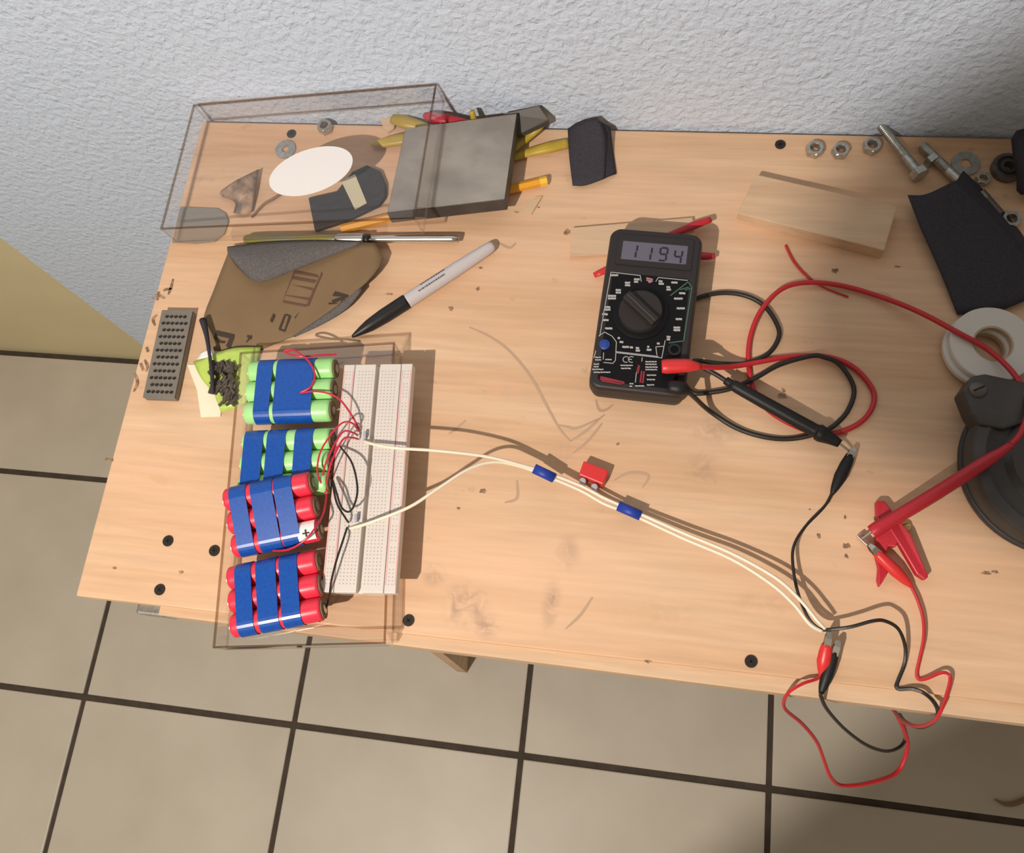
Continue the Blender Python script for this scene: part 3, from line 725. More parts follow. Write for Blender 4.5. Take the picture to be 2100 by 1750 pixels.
prints('red_stripe', [(1310, 750, 1306, 765), (1316, 762, 1313, 785), (1321, 763, 1318, 786), (1311, 752, 1308, 766)], M_RPRINT, .0011)
prints('red_emblem', [(1232, 774, 1279, 785), (1231, 778, 1280, 787), (1234, 781, 1274, 788)], M_RPRINT, .0013)
# C E mark
bm = bmesh.new()
for u0, ends in ((1281, False), (1292, True)):
    x, y = mp(u0 + 3, 738); R_ = .0022
    for k in range(9):
        a = math.radians(70 + 220 * k / 8); add_box(bm, (x + R_ * math.cos(a), y + R_ * math.sin(a), .00055), (.0009, .0006, .0002), Matrix.Rotation(a + math.pi / 2, 3, 'Z'))
    if ends: add_box(bm, (x - .0008, y, .00055), (.0022, .0006, .0002))
bm_ob('certification_mark', bm, M_WPRINT, meter)
# dial
kx, ky = mp(1314, 643)
lathe('dial_skirt', [(.0205, .0003), (.0205, .0012), (.0180, .0020), (0, .0020)], M_FACE, meter, 40, (kx, ky, 0))
dial = lathe('dial', [(.0163, .0015), (.0158, .0060), (.0150, .0068), (0, .0068)], M_KNOB, meter, 40, (kx, ky, 0)); dial['label'] = 'round black range dial'
a0 = Vector(mp(1285, 618)); a1_ = Vector(mp(1345, 675)); ang = math.atan2((a1_ - a0).y, (a1_ - a0).x)
bm = bmesh.new(); add_box(bm, (kx, ky, .0085), (.0305, .0075, .0055), Matrix.Rotation(ang, 3, 'Z'), .0010); bm_ob('grip', bm, M_KNOB, dial)
bm = bmesh.new(); add_box(bm, (kx, ky, .0114), (.0290, .0006, .0002), Matrix.Rotation(ang, 3, 'Z')); bm_ob('pointer_line', bm, mat('dial_line', (.09, .075, .07), .6), dial)
x, y = mp(1240, 708)
so = lathe('transistor_socket', [(.0039, .0003), (.0039, .0016), (.0034, .0020), (0, .0020)], M_BLUE, meter, 20, (x, y, 0)); so['label'] = 'round blue transistor socket'
bm = bmesh.new()
for k in range(8):
    a = k * math.pi / 4; add_box(bm, (x + .0022 * math.cos(a), y + .0022 * math.sin(a), .0020), (.0006, .0006, .0002))
bm_ob('socket_holes', bm, M_DIGIT, so)
for u, v in ((1383, 718), (1383, 795)):
    x, y = mp(u, v); lathe('jack', [(.0046, .0003), (.0046, .0012), (.0030, .0012), (.0028, .0004), (0, .0004)], M_BLACK, meter, 20, (x, y, 0))

# ------------------------------------------------------------------ test leads
rl = thing('red_test_lead', 'red test lead with a plug in the multimeter and a long thick red probe', 'test lead')
pa, pb = at(1357, 752, .0385), at(1412, 750, .0385)
tube('plug', [pa, pa.lerp(pb, .2), pa.lerp(pb, .6), pb, pb.lerp(at(1440, 753, .036), .9)], [.0048, .0055, .0054, .0048, .0022], M_RED, rl, 12, 3, .8)
tube('cable', wire_pts([(1432, 752, .0365), (1470, 754, .024), (1510, 751, .012), (1550, 744, .0062), (1620, 732, .003), (1690, 731, .003), (1745, 750, .0026), (1783, 788, .0020), (1793, 820, .0020), (1777, 855, .0020), (1742, 880, .0020), (1700, 889, .0020), (1645, 880, .0020), (1580, 845, .0020), (1546, 800, .0020), (1535, 745, .0020), (1539, 690, .0024), (1560, 638, .0058), (1600, 595, .0060), (1650, 580, .0048), (1720, 585, .0040), (1800, 607, .0040), (1880, 638, .010), (1960, 680, .0160), (2030, 720, .0170), (2085, 775, .024), (2108, 835, .034), (2092, 890, .040), (2066, 918, .040)]), .0019, M_REDW, rl, 8, 5)
tube('probe', [at(2074, 912, .040), at(2050, 929, .0385), at(2020, 948, .036), at(1920, 1012, .027), at(1830, 1066, .019), at(1800, 1084, .0165), at(1788, 1092, .0150)], [.0024, .0032, .0042, .0047, .0047, .0050, .0048], M_REDD, rl, 12, 4)
tube('probe_tip', [at(1790, 1090, .0145), at(1768, 1106, .0105)], .0009, M_NICKEL, rl, 6, 2)

kl = thing('black_test_lead', 'black test lead looping beside the multimeter with a black probe', 'test lead')
tube('plug', [at(1372, 794, .037), at(1395, 797, .038), at(1412, 803, .034)], [.0050, .0054, .0030], M_BLACK2, kl, 12, 3)
tube('cable', wire_pts([(1408, 801, .035), (1424, 815, .024), (1455, 843, .006), (1510, 878, .0022), (1570, 897, .0022), (1625, 900, .0022), (1680, 888, .0060), (1712, 872, .0060), (1740, 840, .0022), (1751, 795, .0022), (1722, 748, .0045), (1690, 733, .0066), (1665, 730, .0066), (1600, 748, .0050), (1550, 775, .0056), (1500, 797, .0050), (1450, 806, .003), (1418, 804, .003), (1398, 770, .003), (1396, 700, .003), (1412, 630, .003), (1430, 612, .003), (1480, 601, .003), (1530, 607, .003), (1570, 630, .003), (1596, 672, .003), (1594, 700, .003), (1572, 728, .003), (1530, 745, .0055), (1480, 746, .008), (1440, 741, .012), (1424, 741, .016), (1435, 750, .017), (1468, 768, .016), (1496, 786, .0145)]), .0018, M_BLKW, kl, 8, 5)
tube('probe', [at(1488, 780, .0145), at(1500, 788, .0145), at(1516, 797, .0145), at(1620, 855, .0125), at(1670, 882, .0115), at(1678, 886, .0115), at(1685, 891, .0112), at(1700, 898, .0110), at(1722, 910, .0105)], [.0030, .0033, .0044, .0049, .0048, .0060, .0060, .0047, .0030], M_BLACK2, kl, 12, 4)
tube('probe_tip', [at(1720, 909, .0105), at(1742, 926, .0070)], .0009, M_NICKEL, kl, 6, 2)

# ------------------------------------------------------------------ crocodile clips and their leads
def croc(parent, tip, tail, zt, ztl, material, r=.0042, jaw=.010):
    """insulated crocodile clip: pixel of the jaw end of the boot, pixel of the wire end"""
    A, B = at(*tip, zt), at(*tail, ztl); d = (A - B).normalized()
    boot = tube('clip_boot', [B, B.lerp(A, .18), B.lerp(A, .45), B.lerp(A, .75), A], [.0014, .0030, r, r * .95, r * .72], material, parent, 12, 3, .85)
    s = d.cross(Vector((0, 0, 1))).normalized(); up = s.cross(d)
    for q in (-1, 1):
        V = []; 
        for t, w_, h_ in ((-.002, .0024, .0016), (jaw * .5, .0020, .0020), (jaw, .0011, .0008)):
            c = A + d * t + up * (q * h_)
            V += [c + s * w_, c - s * w_, c - s * w_ + up * (q * .0006), c + s * w_ + up * (q * .0006)]
        F = [(0, 1, 2, 3), (8, 9, 10, 11)]
        for i in (0, 4):
            for k in range(4): F.append((i + k, i + (k + 1) % 4, i + 4 + (k + 1) % 4, i + 4 + k))
        mesh_ob('jaw', V, F, M_NICKEL, boot)
bl = thing('black_clip_lead', 'black clip lead from the black probe looping over the front table edge', 'clip lead')
croc(bl, (1744, 934), (1706, 1014), .0068, .0045, M_BLACK2, .0044, .006)
croc(bl, (1712, 1338), (1683, 1424), .0085, .0035, M_BLACK2, .0040, .008)
tube('wire', wire_pts([(1707, 1010, .0045), (1690, 1040, .006), (1650, 1082, .008), (1628, 1120, .009), (1626, 1160, .010), (1636, 1215, .012), (1656, 1265, .014), (1680, 1290, .015), (1705, 1291, .016), (1745, 1286, .020), (1790, 1274, .022), (1815, 1274, .020), (1842, 1290, .016), (1856, 1325, .008), (1855, 1360, .0030), (1842, 1395, .0016), (1838, 1408, .0016), (1845, 1414, .0018), (1870, 1413, .004), (1895, 1422, .006), (1915, 1440, .002), (1924, 1462, .004), (1915, 1480, -.022), (1885, 1492, -.06), (1855, 1480, -.10), (1845, 1466, -.14), (1850, 1480, -.18), (1858, 1508, -.20), (1848, 1530, -.20), (1820, 1541, -.18), (1780, 1530, -.13), (1735, 1498, -.08), (1698, 1458, -.022), (1684, 1430, .005), (1684, 1421, .0036)]), [.0011, .0011, .0012, .0012, .0013, .0016, .0014, .0012], M_BLKW, bl, 6, 5)
rc = thing('red_clip_lead', 'red clip lead from the red clamp hanging in a loop below the table edge', 'clip lead')
croc(rc, (1797, 1133), (1870, 1204), .0100, .0045, M_RED, .0042, .007)
croc(rc, (1696, 1322), (1684, 1388), .0120, .0040, M_RED, .0046, .009)
tube('wire', wire_pts([(1868, 1202, .0045), (1882, 1232, .005), (1893, 1270, .005), (1894, 1310, .005), (1886, 1350, .003), (1880, 1380, .0014), (1884, 1393, .0016), (1900, 1392, .004), (1930, 1380, .006), (1946, 1384, .006), (1948, 1400, .006), (1938, 1435, .006), (1926, 1465, .005), (1912, 1481, -.015), (1885, 1490, -.05), (1855, 1482, -.09), (1838, 1464, -.14), (1832, 1456, -.16), (1842, 1472, -.17), (1855, 1500, -.19), (1861, 1530, -.21), (1852, 1565, -.22), (1835, 1588, -.22), (1800, 1602, -.21), (1755, 1611, -.20), (1720, 1610, -.19), (1702, 1592, -.17), (1690, 1560, -.15), (1675, 1522, -.12), (1645, 1485, -.08), (1613, 1458, -.04), (1607, 1440, -.010), (1618, 1420, .006), (1645, 1403, .008), (1672, 1394, .005), (1685, 1386, .004)]), [.0011, .0011, .0012, .0013, .0018, .0019, .0016, .0012, .0011], M_REDW, rc, 6, 5)

# big red spring clamp lying under the red probe
cl = thing('red_spring_clamp', 'large red plastic crocodile clamp lying on edge under the red probe', 'clamp')
slab('handle', [at(1797, 1027, .009), at(1815, 1027, .009), at(1832, 1050, .010), at(1868, 1095, .011), at(1905, 1183, .009), at(1897, 1190, .009), at(1880, 1178, .009), at(1845, 1118, .010), at(1818, 1075, .010), at(1798, 1058, .009)], .006, M_REDD, cl, .0010)
slab('jaw_arm', [at(1797, 1078, .008), at(1830, 1070, .010), at(1848, 1095, .010), at(1838, 1122, .009), at(1822, 1120, .008), at(1815, 1145, .006), at(1797, 1138, .006)], .0055, M_REDD, cl, .0008)
slab('lower_handle', [at(1795, 1135, .006), at(1812, 1138, .006), at(1822, 1165, .006), at(1815, 1185, .006), at(1804, 1204, .005), at(1800, 1190, .005), at(1802, 1165, .006)], .005, M_REDD, cl, .0006)
slab('metal_jaw', [at(1757, 1100, .006), at(1768, 1092, .006), at(1800, 1126, .006), at(1793, 1133, .006)], .003, M_NICKEL, cl, .0003)
p = at(1858, 1079, .005); lathe('rivet', [(.0042, 0), (.0040, .0030), (.0028, .0048), (0, .0056)], M_BRASS, cl, 20, (p.x, p.y, .0))

# ------------------------------------------------------------------ marker pen
mk = thing('marker_pen', 'grey and black capped marker pen lying behind the front acrylic box', 'marker')
A, B = at(1012, 503, .0062), at(722, 691, .0058); d = B - A
def along(t): return A + d * t
tube('barrel', [along(0), along(.008), along(.03), along(.10), along(.30), along(.56), along(.62)], [.0026, .0038, .0046, .0051, .0058, .0060, .0060], M_MBARREL, mk, 16, 3)
tube('cap', [along(.615), along(.63), along(.78), along(.88), along(.96), along(1.0)], [.0058, .0062, .0060, .0050, .0026, .0010], M_BLACK, mk, 16, 3)
bm = bmesh.new(); dn = d.normalized(); sd = Vector((-dn.y, dn.x, 0)); an = math.atan2(dn.y, dn.x)
random.seed(5)
for row, (t0, t1) in enumerate(((.33, .50), (.345, .53))):
    t = t0
    while t < t1:
        q = .006 + .008 * random.random(); c = along(t + q / 2) + sd * ((-.0038 if row else -.0013)) ; c.z = along(t).z + (.0043 if row else .0056)
        if row: c = along(t + q / 2) + sd * .0012; c.z = along(t).z + .0057
        else: c = along(t + q / 2) + sd * -.0028; c.z = along(t).z + .0051
        add_box(bm, c, (q * d.length, .0013, .0004), Matrix.Rotation(an, 3, 'Z')); t += q + .004
bm_ob('printed_line', bm, M_MPRINT, mk)

# ------------------------------------------------------------------ screwdriver
sd_ = thing('screwdriver', 'chrome shafted tool with yellowish handle lying along the curled sandpaper', 'screwdriver')
A, B = at(502, 491, .0065), at(936, 490, .0072); d = B - A
tube('handle', [along(0), along(.02), along(.10), along(.40), along(.45)], [.0030, .0040, .0046, .0050, .0046], M_HANDLE, sd_, 8, 3)
tube('ferrule', [along(.44), along(.47), along(.55), along(.575)], [.0046, .0050, .0050, .0042], M_SILVER, sd_, 14, 2)
tube('collar', [along(.575), along(.60)], .0048, M_BLACK, sd_, 14, 2)
tube('shaft', [along(.60), along(.64), along(.98), along(1.0)], [.0030, .0034, .0034, .0026], M_SILVER, sd_, 14, 2)

# ------------------------------------------------------------------ curled sandpaper sheet
sp = thing('sandpaper_sheet', 'brown backed sandpaper sheet with printing and a curled grey lip', 'sandpaper')
P1 = Patch([at(430, 716, .0014), at(510, 722, .0014), at(600, 690, .004)], [at(470, 512, .004), at(600, 505, .005), at(700, 497, .008), at(768, 498, .012)],
    [at(430, 716, .0014), at(416, 660, .003), at(440, 590, .004), at(470, 512, .004)], [at(600, 690, .004), at(690, 628, .008), at(755, 575, .012), at(784, 530, .013), at(768, 498, .012)], 20, 14)
P1.ob('paper_backing', M_BROWNP, sp, .0005); P1.ob('abrasive_face', M_GRIT, sp, .0006, -.0005)
P2 = Patch([at(486, 548, .008), at(530, 578, .014), at(620, 548, .012), at(740, 500, .0125)], [at(466, 506, .009), at(540, 497, .0118), at(640, 493, .0128), at(740, 496, .0135)],
    [at(486, 548, .008), at(474, 530, .010), at(466, 506, .009)], [at(740, 500, .0125), at(740, 496, .0135)], 18, 8)
for j in range(9):
    for i in range(19): P2.g[j][i].z += .0045 * math.sin(math.pi * j / 8) * (1 - i / 18) ** .5
P2.ob('curled_lip', M_GRIT, sp, .0010)
P3 = Patch([at(604, 692, .003), at(664, 664, .004), at(712, 632, .007), at(742, 596, .010)], [at(600, 690, .0036), at(648, 657, .0056), at(690, 626, .0078), at(740, 590, .0110)], [at(604, 692, .003), at(600, 690, .0036)], [at(742, 596, .010), at(740, 590, .0110)], 12, 3)
P3.ob('curled_edge', M_GRIT, sp, .0006)
def patch_marks(name, quads, material, P, parent):
    V = []; F = []
    for q in quads:
        b0 = len(V)
        for a, c in q: V.append(P.pt(a, c, .00045))
        F.append(tuple(range(b0, b0 + len(q))))
    o = mesh_ob(name, V, F, material, parent); return o
def bar(a0, c0, a1, c1, w_):
    d = Vector((a1 - a0, c1 - c0)); n_ = Vector((-d.y, d.x)).normalized() * w_ / 2
    return [(a0 + n_.x, c0 + n_.y), (a1 + n_.x, c1 + n_.y), (a1 - n_.x, c1 - n_.y), (a0 - n_.x, c0 - n_.y)]
def inv(u, v, P=P1):
    best = None
    for j in range(0, 41):
        for i in range(0, 61):
            p = P.pt(i / 60, j / 40); q = p - CAM; z = q.dot(RZ); du = 1050 + FPX * q.dot(RX) / z - u; dv = 875 + FPX * q.dot(RY) / z - v
            if best is None or du * du + dv * dv < best[0]: best = (du * du + dv * dv, i / 60, j / 40)
    return best[1], best[2]
def pbar(u0, v0, u1, v1, w_):
    n_ = Vector((-(v1 - v0), u1 - u0)).normalized() * w_ / 2
    return [inv(u0 + n_.x, v0 + n_.y), inv(u1 + n_.x, v1 + n_.y), inv(u1 - n_.x, v1 - n_.y), inv(u0 - n_.x, v0 - n_.y)]
patch_marks('stamped_frame', [pbar(612, 545, 580, 618, 3), pbar(580, 618, 630, 628, 3), pbar(630, 628, 660, 560, 3), pbar(586, 606, 634, 614, 3), pbar(606, 560, 652, 568, 5), pbar(602, 572, 648, 580, 5), pbar(597, 584, 642, 592, 5), pbar(592, 595, 637, 602, 4)], M_PRINT2, P1, sp)
for fig in ([(684, 602, 716, 612, 8), (712, 610, 680, 620, 7), (676, 622, 696, 624, 6), (706, 612, 700, 624, 7)], [(443, 682, 480, 690, 9), (478, 690, 468, 712, 10), (440, 690, 450, 700, 7), (450, 700, 462, 702, 7)],
    [(562, 645, 555, 662, 6)], [(585, 645, 574, 675, 4), (596, 650, 584, 678, 4), (574, 676, 586, 678, 3), (585, 645, 596, 650, 3)], [(614, 640, 605, 652, 4)], [(517, 688, 506, 703, 5), (506, 690, 518, 694, 4)]):
    patch_marks('stamped_figure', [pbar(*q) for q in fig], M_PRINT, P1, sp)
o = tube('black_strip', [at(416, 656, .009), at(424, 690, .011), at(430, 730, .013), at(435, 770, .0135), at(437, 808, .012)], [.0030, .0018, .0013, .0016, .0016], M_GRITD, None, 8, 4); tag(o, 'thin black strip lying from the sandpaper corner across the green packet', 'strip')

# ------------------------------------------------------------------ perforated grey plate
tl, tr, bl2, br = at(326, 636, .007), at(390, 637, .007), at(299, 816, .007), at(363, 818, .007)
MP = frame((tl + tr + bl2 + br) / 4, (tr - tl) + (br - bl2), (tl - bl2) + (tr - br)); pw = ((tr - tl).length + (br - bl2).length) / 2; plh = ((tl - bl2).length + (tr - br).length) / 2
pf = thing('perforated_plate', 'small dark grey sharpening plate with staggered rows of holes', 'plate', matrix=MP)
box('body', (0, 0, -.00385), (pw, plh, .0058), M_PLATE, pf, 0, .0008)
NR = 12; V = []; F = []
mgx, mgy = .0018, .0026; rh = (plh - 2 * mgy) / NR
def quad(x0, y0, x1, y1): 
    q = len(V); V.extend([(x0, y0, 0), (x1, y0, 0), (x1, y1, 0), (x0, y1, 0)]); F.append((q, q + 1, q + 2, q + 3))
quad(-pw / 2, -plh / 2, pw / 2, -plh / 2 + mgy); quad(-pw / 2, plh / 2 - mgy, pw / 2, plh / 2)
holes = []
for r in range(NR):
    y0 = -plh / 2 + mgy + r * rh; y1 = y0 + rh; nc = 6 if r % 2 == 0 else 5; cw_ = (pw - 2 * mgx) / 6; xs = -cw_ * nc / 2
    quad(-pw / 2, y0, xs, y1); quad(-xs, y0, pw / 2, y1)
    for c in range(nc):
        x0 = xs + c * cw_; x1 = x0 + cw_; cx, cy = (x0 + x1) / 2, (y0 + y1) / 2; rr = min(cw_, rh) * .42
        sq = [(x1, cy), (x1, y1), (cx, y1), (x0, y1), (x0, cy), (x0, y0), (cx, y0), (x1, y0)]
        b0 = len(V)
        for k in range(8): V.append((*sq[k], 0))
        for k in range(8): a = k * math.pi / 4; V.append((cx + rr * 1.15 * math.cos(a), cy + rr * math.sin(a), 0))
        for k in range(8): a = k * math.pi / 4; V.append((cx + rr * 1.0 * math.cos(a), cy + rr * .9 * math.sin(a), -.0009))
        for k in range(8):
            k2 = (k + 1) % 8
            F.append((b0 + k, b0 + k2, b0 + 8 + k2, b0 + 8 + k)); F.append((b0 + 8 + k, b0 + 8 + k2, b0 + 16 + k2, b0 + 16 + k))
        holes.append([V[b0 + 16 + k] for k in range(8)])
q = len(V)
mesh_ob('drilled_face', V, F, M_PLATE, pf)
V = []; F = []
for h in holes: b0 = len(V); V += h; F.append(tuple(range(b0, b0 + 8)))
ho = mesh_ob('hole_bottoms', V, F, M_HOLE, pf); ho['kind'] = 'stuff'

# ------------------------------------------------------------------ green packet with screws, cream card
o = slab('cream_card', [at(384, 748, .0010), at(400, 748, .0010), at(455, 822, .0010), at(452, 854, .0010), at(412, 856, .0010), at(404, 800, .0010)], .0008, M_CREAM); tag(o, 'cream card scrap sticking out from under the lime green packet', 'card')
gp = thing('green_packet', 'lime green crumpled packet with brown contents beside the perforated plate', 'packet')
PG = Patch([at(453, 846, .0022), at(485, 838, .003), at(505, 826, .003)], [at(396, 742, .004), at(430, 728, .007), at(478, 714, .007), at(535, 712, .005)],
    [at(453, 846, .0022), at(438, 808, .004), at(412, 775, .004), at(396, 742, .004)], [at(505, 826, .003), at(520, 780, .004), at(528, 740, .004), at(535, 712, .005)], 14, 12)
random.seed(11)
for j in range(1, 12):
    for i in range(1, 14): PG.g[j][i].z += .0022 * random.random()
PG.ob('wrapper', M_LIME, gp, .0005)
PW = Patch([at(404, 738, .0065), at(425, 733, .0075), at(440, 726, .0085)], [at(412, 722, .0065), at(425, 718, .008), at(436, 712, .009)], [at(404, 738, .0065), at(412, 722, .0065)], [at(440, 726, .0085), at(436, 712, .009)], 5, 4)
PW.ob('white_flap', M_WHITE, gp, .0004)
bm = bmesh.new(); random.seed(4)
for k in range(130):
    u = 430 + random.random() * 50; v = 748 + random.random() * 80
    if u < 440 + (v - 752) * .2 and v > 800: continue
    p = at(u, v, .0075 + random.random() * .003)
    add_box(bm, p, (.0021, .0095 * (.5 + .6 * random.random()), .0021), Matrix.Rotation(random.uniform(-.9, .9), 3, 'Z') @ Matrix.Rotation(random.uniform(-.3, .3), 3, 'X'), .0004)
so_ = bm_ob('brown_contents', bm, M_SEED, gp); so_['kind'] = 'stuff'

# ------------------------------------------------------------------ things under and around the tilted box
o = slab('grey_strap', [at(352, 496, .0022), at(369, 424, .0022), at(445, 427, .0022), at(462, 437, .0022), at(468, 453, .0022), at(460, 478, .0022), at(440, 494, .0022), at(400, 498, .0022)], .0020, mat('strap_grey', (.27, .245, .21), .55, .2), None, .0004); tag(o, 'grey metal strap with a rounded end under the corner of the tilted box', 'metal strap')
def washer(label, u, v, ro, ri, h, material, z=0.0):
    p = at(u, v, z + h); o = lathe('washer', [(ri, 0), (ro, 0), (ro, h), (ri, h)], material, None, 32, (0, 0, 0), None, True, True); o.location = (p.x, p.y, z + .0002); return tag(o, label, 'washer', 'zinc washers')
washer('zinc washer partly hidden by the white oval sticker', 585, 306, .0092, .0030, .0014, M_STEEL)
def nut(label, u, v, s, h, z=0.0, rot=0.0, material=None, tilt=None):
    p = at(u, v, z + h); ri = s * .30; V = []; F = []; n = 24
    hexr = lambda a: s / 2 / math.cos(((a + math.pi / 6) % (math.pi / 3)) - math.pi / 6)
    rings = [(0, 'h', .96), (h * .12, 'h', 1), (h * .85, 'h', 1), (h, 'c', s * .5), (h, 'c', ri * 1.12), (h * .9, 'c', ri), (h * .1, 'c', ri), (0, 'c', ri * 1.1)]
    for k in range(n):
        a = 2 * math.pi * k / n
        for z_, t, q in rings:
            r = hexr(a) * q if t == 'h' else q
            V.append((r * math.cos(a + rot), r * math.sin(a + rot), z_))
    m_ = len(rings)
    for k in range(n):
        k2 = (k + 1) % n
        for i in range(m_): F.append((k * m_ + i, k2 * m_ + i, k2 * m_ + (i + 1) % m_, k * m_ + (i + 1) % m_))
    o = mesh_ob('hex_nut', V, F, material or M_STEEL); o.location = (p.x, p.y, z + .0002)
    if tilt: o.rotation_euler = tilt
    return tag(o, label, 'nut', 'hex nuts')
nut('hex nut against the wall seen through the tilted box', 664, 256, .0115, .0070)
nut('hex nut beside the black screw head, nearest the wood block corner', 1672, 302, .0125, .0062, 0, .2)
nut('hex nut in the middle of the three in a row by the wall', 1725, 305, .0120, .0062, 0, .5)
nut('hex nut touching the long bolt at the wall', 1790, 295, .0125, .0066, 0, .1)
nut('small hex nut between the washer and the dark bearing', 2018, 364, .0100, .0050, 0, .3)
nut('hex nut below the dark bearing beside the large black sheet', 2076, 447, .0125, .0060, 0, .4)
washer('wide zinc washer near the two bolts at the wall', 1981, 335, .0104, .0040, .0016, M_STEEL)
br_ = thing('bearing', 'dark ball bearing lying at the back right of the table', 'bearing', at(2062, 350, 0)); br_.location.z = 0.0002
lathe('outer_ring', [(.0086, 0), (.0112, 0), (.0116, .0006), (.0116, .0060), (.0112, .0066), (.0086, .0066)], M_STEELD, br_, 36, (0, 0, 0), None, True, True)
lathe('shield', [(.0060, .0012), (.0087, .0012), (.0087, .0056), (.0060, .0056)], M_CASTD, br_, 36, (0, 0, 0), None, True, True)
lathe('inner_ring', [(.0036, 0), (.0061, 0), (.0061, .0066), (.0036, .0066)], M_STEELD, br_, 30, (0, 0, 0), None, True, True)
def bolt(label, head, tip, zh, zt, s, r, hh, material=None, head_shape=True):
    A, B = at(*head, zh), at(*tip, zt); d = (B - A); L = d.length; d.normalize(); b = thing('hex_bolt', label, 'bolt', group='bolts at the wall')
    mt = material or M_STEEL
    if head_shape: cyl('head', A - d * (hh / 2), s / 2 / .866, hh, mt, b, 6, d, None, .0004)
    prof = [(r, 0), (r, L * .3)]; nt_ = max(6, int(L * .68 / .0016))
    for k in range(nt_): prof += [(r * .88, L * .3 + (k + .25) * L * .68 / nt_), (r * 1.0, L * .3 + (k + .75) * L * .68 / nt_)]
    prof += [(r * .8, L), (0, L)]
    lathe('shank', prof, mt, b, 14, A, d)
    return b
bolt('long hex bolt leaning its tip against the wall', (1880, 350), (1806, 258), .0068, .0060, .0125, .0036, .0060)
b2 = bolt('zinc bolt lying between the long bolt and the wide washer', (1968, 372), (1890, 298), .0052, .0050, .0105, .0040, .0050, None, False)
p = at(1911, 328, .006)
cyl('wing_nut', (p.x, p.y, .0052), .0062, .0050, M_STEEL, b2, 6, at(1890, 298, .005) - at(1968, 372, .005))
bolt('short bolt lying along the edge of the large black sheet', (2012, 395), (2052, 440), .0048, .0045, .0090, .0034, .0040, M_STEELD, False)
# wood chip, twig, dark pad
o = Patch([at(478, 437, .002), at(500, 441, .004), at(518, 434, .002)], [at(452, 392, .004), at(480, 372, .009), at(530, 347, .006)], [at(478, 437, .002), at(482, 415, .006), at(452, 402, .005), at(452, 392, .004)], [at(518, 434, .002), at(522, 395, .006), at(530, 347, .006)], 8, 8).ob('torn_chip', M_CHIP, None, .0015); tag(o, 'torn brown and grey chip under the tilted box', 'wood chip')
o = tube('twig', [at(516, 446, .0012), at(540, 420, .0014), at(560, 408, .002), at(578, 396, .002)], [.0009, .0012, .0013, .0012], M_TWIG, None, 6, 4); tag(o, 'thin brown twig under the tilted box', 'twig')
pd = thing('dark_pad', 'dark rounded pad with a beige stripe under the tilted box', 'pad')
slab('body', [at(645, 472, .004), at(632, 405, .004), at(690, 392, .005), at(722, 352, .005), at(752, 338, .005), at(780, 350, .005), at(791, 378, .005), at(790, 402, .005), at(776, 420, .005), at(726, 444, .005), at(690, 458, .005)], .0045, M_DKPAD, pd, .0008)
slab('beige_stripe', [at(700, 372, .0056), at(728, 357, .0056), at(752, 416, .0056), at(728, 430, .0056)], .0008, M_BEIGE, pd)
# pencil
pc = thing('orange_pencil', 'orange pencil running under the steel block', 'pencil')
A, B = at(700, 470, .0040), at(1122, 370, .0042); d = B - A
tube('wooden_body', [along(0), along(.98), along(.985)], .0038, M_ORANGE, pc, 6, 1, 1, False)
tube('end_band', [along(.965), along(1.0)], .0039, mat('orange_end', (.92, .55, .06), .3), pc, 6, 1, 1, False)
# steel block on yellow sleeves
def top4(pts): return [at(*p) for p in pts]
blk = thing('steel_block', 'flat square steel block propping up the right end of the tilted box', 'steel block')
tp = top4([(830, 263, .0275), (1061, 232, .0290), (1036, 409, .0275), (793, 437, .0260)])
slab('body', [p - Vector((0, 0, .0004)) for p in tp], .0150, M_BLOCKS, blk, .0008)
mid = sum(tp, Vector()) / 4
slab('ground_face', [mid + (p - mid) * .985 for p in tp], .0010, M_BLOCK, blk)
o = slab('dark_steel_plate', top4([(1030, 232, .024), (1106, 216, .030), (1126, 246, .022), (1062, 276, .016)]), .006, mat('plate_dark', (.085, .075, .068), .55, .3), None, .0008); tag(o, 'dark steel plate leaning on the wall behind the steel block', 'steel plate')
def sleeve(label, px, rad, material, flat=.6, name='plastic_sleeve', cat='sleeve', group='yellow plastic sleeves'):
    o = tube(name, wire_pts(px), rad, material, None, 10, 5, flat); return tag(o, label, cat, group)
sleeve('yellow plastic sleeve poking out left of the steel block', [(762, 297, .004), (790, 292, .005), (835, 285, .006), (900, 280, .006)], [.0020, .0050, .0062, .0050], M_YEL)
sleeve('yellow plastic sleeve at the far left corner of the steel block', [(806, 243, .008), (830, 250, .010), (862, 258, .009), (900, 268, .007)], [.0050, .0064, .0046, .0030], M_YEL)
sleeve('yellow plastic sleeve rising toward the wall right of the steel block', [(1020, 330, .005), (1075, 285, .006), (1100, 262, .010), (1120, 243, .013)], [.0036, .0048, .0050, .0034], M_YEL)
sleeve('bright yellow plastic sleeve reaching the small black folded piece', [(1020, 335, .0035), (1080, 314, .0035), (1125, 303, .0045), (1166, 294, .0045)], [.0026, .0040, .0052, .0046], M_YEL)
sleeve('yellow sleeve tip standing up behind the steel block', [(976, 262, .010), (972, 246, .022), (968, 228, .030)], [.0026, .0028, .0022], M_YEL, 1)
sleeve('red plastic sleeve behind the steel block', [(872, 236, .020), (885, 240, .022), (920, 246, .022), (962, 250, .018)], [.0030, .0050, .0048, .0020], M_REDD, .7, 'red_sleeve', 'sleeve', 'red sleeves')
o = slab('wood_sliver', [at(776, 232, .005), at(802, 226, .005), at(812, 236, .005), at(808, 262, .003), at(796, 272, .002), at(786, 262, .003)], .0020, M_PINE2); tag(o, 'pale wood sliver standing at the wall left of the steel block', 'wood sliver')
o = slab('wood_chip', [at(1072, 432, .002), at(1098, 404, .002), at(1112, 402, .002), at(1090, 438, .002)], .0018, M_PINE2); tag(o, 'pale wood chip beside the end of the orange pencil', 'wood chip')
